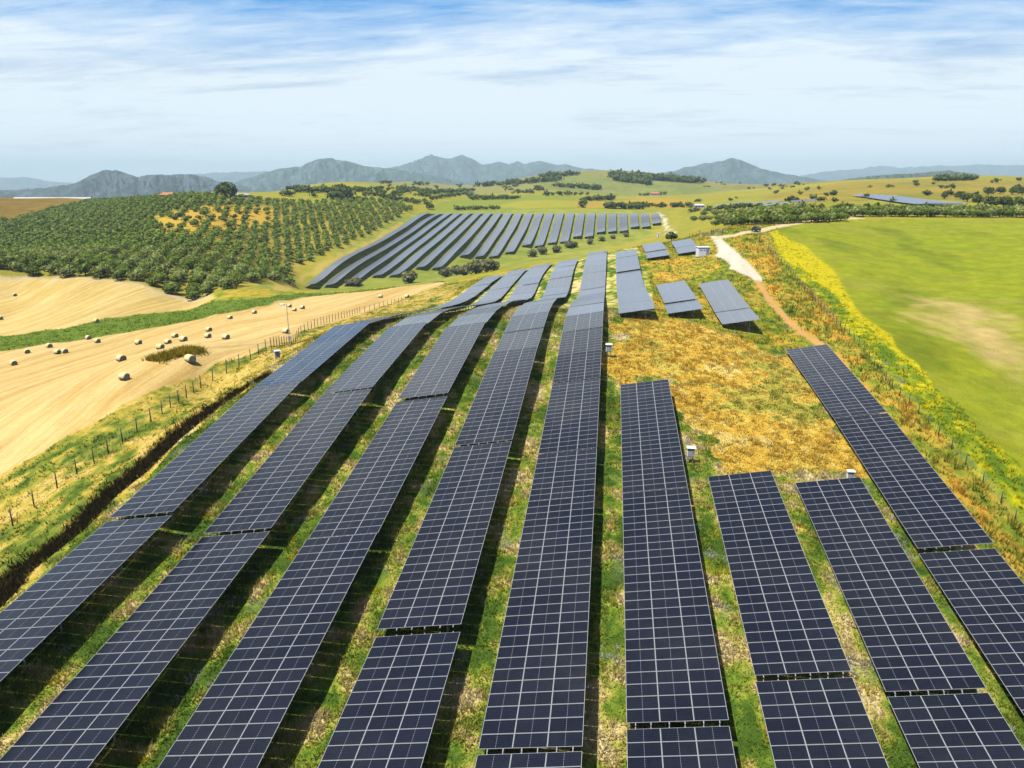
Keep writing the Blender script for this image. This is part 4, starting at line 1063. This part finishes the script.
# distant panel strips on the right
for k in range(7):
    a = hit(882+k*5.5, 204.5+k*.25); b_ = hit(900+k*7.5, 198.8+k*.55)
    X = .5*(a[0]+b_[0])
    far_row(X-3.4, min(a[1], b_[1])-6, max(a[1], b_[1])+25, f'short blue solar row on the right hillside, {ORD[k]} from the left', 'solar rows on the right hillside', clear=1.0)
for k, (u0, v0, u1, v1) in enumerate([(716,207.5,752,204.5),(752,206,785,203.8),(765,208.5,790,206.5),(790,205,815,203.5)]):
    p, q = hit(u0, v0), hit(u1, v1)
    root = empty('solar_row', ((p[0]+q[0])/2, (p[1]+q[1])/2, gz((p[0]+q[0])/2, (p[1]+q[1])/2))); tag(root, f'pale strip of panels behind the olive trees, {ORD[k]} from the left', 'solar panels', 'pale panel strips behind the olive trees')
    b = MB(); A, B = Vector((p[0], p[1], gz(p[0], p[1])+2.6))-root.location, Vector((q[0], q[1], gz(q[0], q[1])+2.6))-root.location
    s = (B-A).cross(Vector((0,0,1))).normalized()*4+Vector((0,0,-1.0)); dn = Vector((0,0,-.08)); v = [A, B, B+s, A+s]
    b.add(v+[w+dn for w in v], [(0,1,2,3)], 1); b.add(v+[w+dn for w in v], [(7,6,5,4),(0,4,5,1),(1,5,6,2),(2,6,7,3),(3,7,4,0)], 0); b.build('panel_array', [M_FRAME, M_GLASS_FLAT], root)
    for t in (.05, .35, .65, .95):
        c = A.lerp(B, t)+s*.5; pp = bpy.data.objects.new('post', POST); COL.objects.link(pp); pp.parent = root
        g = gz(c.x+root.location.x, c.y+root.location.y)-root.location.z-.1; pp.location = (c.x, c.y, g); pp.scale = (2, 2, max(.4, c.z-g-.1))

# ------------------------------------------------------------------ mountains
def mountain(name, prof, dist, label, depth, cols, seed, base=-190):
    us = np.arange(prof[0][0], prof[-1][0]+.1, 1.0); vs = np.interp(us, [p[0] for p in prof], [p[1] for p in prof])
    ker = np.array([1, 2, 3, 2, 1])/9; vs = .5*vs+.5*np.convolve(np.pad(vs, 2, mode='edge'), ker, 'valid')
    nt_ = 70; ts = np.linspace(-1, 1, nt_)
    V = []
    ridge = [atz(u, v, dist) for u, v in zip(us, vs)]
    R = np.array(ridge); top = R[:,2]+(fbm(us/5, us*0+seed, 3)-.5)*dist*.0022; hh = top-(base+CAM[2])
    d0 = np.array([R[:,0], R[:,1]]).T; d0 /= np.linalg.norm(d0, axis=1)[:,None]
    VV = np.empty((len(us), nt_, 3)); L = dist*.030
    for k, t in enumerate(ts):
        prf = np.clip(1-abs(t)**1.1, 0, 1)**1.2
        pos = d0*(np.linalg.norm(R[:,:2], axis=1)+t*depth)[:,None]
        wx_, wy_ = pos[:,0]/L, pos[:,1]/L
        q1 = fbm(wx_+seed, wy_*.8, 5); rid = 1-np.abs(2*fbm(wx_*1.7+seed*2, wy_*1.7+5, 5)-1)*2.2; q3 = fbm(wx_*5, wy_*5+seed, 4)-.5
        env = (1-abs(t))*abs(t)**.6*2.0
        VV[:,k,0] = pos[:,0]; VV[:,k,1] = pos[:,1]
        VV[:,k,2] = base+CAM[2]+hh*np.clip(prf+env*(.75*(q1-.5)+.42*(rid-.4)+.26*q3), -.2, .985 if abs(t) > .03 else 1.0)
    n = len(us); idx = np.arange(n*nt_).reshape(n, nt_)
    F = np.stack([idx[:-1,:-1], idx[1:,:-1], idx[1:,1:], idx[:-1,1:]], -1).reshape(-1, 4)
    m, nt, out = new_mat(name+'_slopes'); geo = N(nt, 'ShaderNodeNewGeometry'); pos = geo.outputs['Position']
    sc = 1/dist
    n1 = noise_(nt, pos, 40*sc, 7, .66); n2 = noise_(nt, pos, 160*sc, 6, .7)
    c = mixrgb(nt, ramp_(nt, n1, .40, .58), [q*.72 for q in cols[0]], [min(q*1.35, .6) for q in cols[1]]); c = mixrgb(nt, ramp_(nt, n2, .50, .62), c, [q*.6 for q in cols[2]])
    sep = N(nt, 'ShaderNodeSeparateXYZ'); nt.links.new(geo.outputs['Normal'], sep.inputs[0])
    b = pbsdf(nt, out, Roughness=.95); b.inputs['Specular IOR Level'].default_value = .05; nt.links.new(c, b.inputs['Base Color'])
    bp = N(nt, 'ShaderNodeBump', Strength=.9, Distance=dist*.012); nt.links.new(n2, bp.inputs['Height']); nt.links.new(bp.outputs[0], b.inputs['Normal'])
    me = np_mesh(name, VV.reshape(-1, 3), F, m, smooth=True)
    tag(link(name, me), label, 'mountain', kind='structure')
g = lambda r, gg, b: tuple(hexl(r*.78, gg*.98, b*1.26, .64))  # shifts slope colours to blue: distance haze put into the base colour
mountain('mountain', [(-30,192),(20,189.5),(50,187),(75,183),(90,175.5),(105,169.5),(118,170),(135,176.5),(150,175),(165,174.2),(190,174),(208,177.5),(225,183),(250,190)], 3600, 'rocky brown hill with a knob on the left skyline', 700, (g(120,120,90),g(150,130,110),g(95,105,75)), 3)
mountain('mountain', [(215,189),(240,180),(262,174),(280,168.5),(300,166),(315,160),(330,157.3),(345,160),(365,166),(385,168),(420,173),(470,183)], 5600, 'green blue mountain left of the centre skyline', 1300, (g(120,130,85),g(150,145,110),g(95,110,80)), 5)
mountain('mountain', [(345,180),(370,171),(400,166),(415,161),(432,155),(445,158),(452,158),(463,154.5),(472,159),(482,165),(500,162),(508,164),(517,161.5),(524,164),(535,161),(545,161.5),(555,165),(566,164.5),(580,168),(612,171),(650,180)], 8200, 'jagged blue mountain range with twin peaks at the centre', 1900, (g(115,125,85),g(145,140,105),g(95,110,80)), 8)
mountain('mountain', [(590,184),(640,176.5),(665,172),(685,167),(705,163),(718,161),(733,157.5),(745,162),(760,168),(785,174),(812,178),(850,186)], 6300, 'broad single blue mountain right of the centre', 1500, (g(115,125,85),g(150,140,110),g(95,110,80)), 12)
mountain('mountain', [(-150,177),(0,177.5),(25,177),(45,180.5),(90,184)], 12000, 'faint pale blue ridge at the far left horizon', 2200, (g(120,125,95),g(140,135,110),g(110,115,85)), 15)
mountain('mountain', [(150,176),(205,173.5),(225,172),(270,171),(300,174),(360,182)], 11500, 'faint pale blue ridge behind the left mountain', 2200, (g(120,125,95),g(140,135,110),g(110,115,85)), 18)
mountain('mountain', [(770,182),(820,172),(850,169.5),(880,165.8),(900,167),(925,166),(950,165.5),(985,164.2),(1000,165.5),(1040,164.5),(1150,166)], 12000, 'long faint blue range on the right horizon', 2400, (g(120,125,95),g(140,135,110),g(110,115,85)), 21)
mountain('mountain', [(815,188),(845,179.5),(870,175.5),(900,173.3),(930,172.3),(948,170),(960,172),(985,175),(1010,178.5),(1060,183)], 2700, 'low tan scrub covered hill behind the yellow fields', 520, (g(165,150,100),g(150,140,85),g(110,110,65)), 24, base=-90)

# ------------------------------------------------------------------ haze, sky, sun, camera
def haze():
    b = MB(); zlo = -230.; zhi = 385.
    b.box((0, 0, (zlo+zhi)/2), (29000, 29000, zhi-zlo))
    m = bpy.data.materials.new('haze_air'); m.use_nodes = True; nt = m.node_tree; nt.nodes.clear()
    out = nt.nodes.new('ShaderNodeOutputMaterial'); v = nt.nodes.new('ShaderNodeVolumePrincipled')
    v.inputs['Color'].default_value = (.66, .87, 1.0, 1); v.inputs['Density'].default_value = HAZE; v.inputs['Anisotropy'].default_value = 0.0
    nt.links.new(v.outputs[0], out.inputs['Volume'])
    o = b.build('haze', m); tag(o, 'pale blue haze of the distant air', 'haze', kind='stuff')
HAZE = 1.1e-4
haze()
SUND = np.array([-.95, -.90, 2.5]); SUND /= np.linalg.norm(SUND)
el = math.asin(SUND[2]); az = math.atan2(SUND[0], SUND[1])
w = bpy.data.worlds.new('World'); SC.world = w; w.use_nodes = True
nt = w.node_tree; nt.nodes.clear(); out = nt.nodes.new('ShaderNodeOutputWorld'); bg = nt.nodes.new('ShaderNodeBackground')
sky = nt.nodes.new('ShaderNodeTexSky'); sky.sky_type = 'NISHITA'; sky.sun_disc = False; sky.sun_elevation = el; sky.sun_rotation = az % (2*math.pi)
sky.air_density = 1.0; sky.dust_density = 1.2; sky.ozone_density = 1.5
tc = nt.nodes.new('ShaderNodeTexCoord'); sp = nt.nodes.new('ShaderNodeSeparateXYZ'); nt.links.new(tc.outputs['Generated'], sp.inputs[0])
zc = math_(nt, 'ADD', math_(nt, 'MAXIMUM', sp.outputs[2], 0.0), .10)
cx = math_(nt, 'DIVIDE', sp.outputs[0], zc); cy = math_(nt, 'DIVIDE', sp.outputs[1], zc)
cb = nt.nodes.new('ShaderNodeCombineXYZ'); nt.links.new(cx, cb.inputs[0]); nt.links.new(cy, cb.inputs[1])
mp = nt.nodes.new('ShaderNodeMapping'); mp.inputs['Rotation'].default_value = (0, 0, .35); mp.inputs['Scale'].default_value = (.55, 1.0, 1); nt.links.new(cb.outputs[0], mp.inputs[0])
c1 = nt.nodes.new('ShaderNodeTexNoise'); c1.inputs['Scale'].default_value = .75; c1.inputs['Detail'].default_value = 9; c1.inputs['Roughness'].default_value = .58; c1.inputs['Distortion'].default_value = .6
nt.links.new(mp.outputs[0], c1.inputs['Vector'])
c2 = nt.nodes.new('ShaderNodeTexNoise'); c2.inputs['Scale'].default_value = 4.5; c2.inputs['Detail'].default_value = 10; c2.inputs['Roughness'].default_value = .68; c2.inputs['Distortion'].default_value = .4
mp2 = nt.nodes.new('ShaderNodeMapping'); mp2.inputs['Rotation'].default_value = (0, 0, .45); mp2.inputs['Scale'].default_value = (.42, 1.1, 1); nt.links.new(cb.outputs[0], mp2.inputs[0]); nt.links.new(mp2.outputs[0], c2.inputs['Vector'])
cl = math_(nt, 'ADD', math_(nt, 'MULTIPLY', c1.outputs[0], .64), math_(nt, 'MULTIPLY', c2.outputs[0], .36))
az_ = math_(nt, 'MULTIPLY', ramp_(nt, sp.outputs[1], .25, .75), ramp_(nt, sp.outputs[0], -.74, -.50))
added_bank = math_(nt, 'MULTIPLY', math_(nt, 'MULTIPLY', ramp_(nt, sp.outputs[2], .225, .265), ramp_(nt, sp.outputs[2], .58, .40)), az_)  # unseen bright cloud band added ahead, above the view, to lighten panel reflections
bias = math_(nt, 'ADD', ramp_(nt, sp.outputs[2], .225, .10), math_(nt, 'MULTIPLY', added_bank, 1.0))
cl = math_(nt, 'ADD', cl, math_(nt, 'MULTIPLY', math_(nt, 'MINIMUM', bias, 1.0), .20))
cov = ramp_(nt, cl, .45, .68)
veil = math_(nt, 'MAXIMUM', ramp_(nt, sp.outputs[2], .50, .20), added_bank)
fac = math_(nt, 'MULTIPLY', cov, math_(nt, 'ADD', math_(nt, 'MULTIPLY', veil, .9), .1))
CLOUD = (12.2, 13.5, 14.2)
low_ = math_(nt, 'MULTIPLY', ramp_(nt, sp.outputs[2], .05, .16), ramp_(nt, sp.outputs[2], .36, .24))
blue = mixrgb(nt, math_(nt, 'MULTIPLY', low_, .9), sky.outputs[0], (1.3, 5.4, 12.0))
mx = mixrgb(nt, math_(nt, 'MULTIPLY', fac, .92), blue, CLOUD)
hz = ramp_(nt, sp.outputs[2], .12, .0)
mx = mixrgb(nt, math_(nt, 'MULTIPLY', hz, .8), mx, (12.8, 15.0, 16.4))
nt.links.new(mx, bg.inputs[0]); bg.inputs[1].default_value = .052; nt.links.new(bg.outputs[0], out.inputs[0])
sl = bpy.data.lights.new('sun', 'SUN'); sl.energy = 5.0; sl.angle = D2R(.5); sl.color = (1, .96, .88)
so = bpy.data.objects.new('sun', sl); COL.objects.link(so); so.location = (0, 0, 300)
so.rotation_euler = Vector(-SUND).to_track_quat('-Z', 'Y').to_euler()
cd = bpy.data.cameras.new('camera'); cd.sensor_width = 36; cd.lens = FPX/1024*36; cd.clip_start = .5; cd.clip_end = 40000
co = bpy.data.objects.new('camera', cd); COL.objects.link(co)
Mx = Matrix((RT, UP, -FW)).transposed().to_4x4(); Mx.translation = Vector(CAM); co.matrix_world = Mx
SC.camera = co
SC.view_settings.view_transform = 'Standard'; SC.view_settings.look = 'None'; SC.view_settings.exposure = .58; SC.view_settings.gamma = 1
SC.cycles.max_bounces = 6; SC.cycles.diffuse_bounces = 0; SC.cycles.glossy_bounces = 3; SC.cycles.transmission_bounces = 2; SC.cycles.volume_bounces = 0
SC.cycles.use_denoising = True
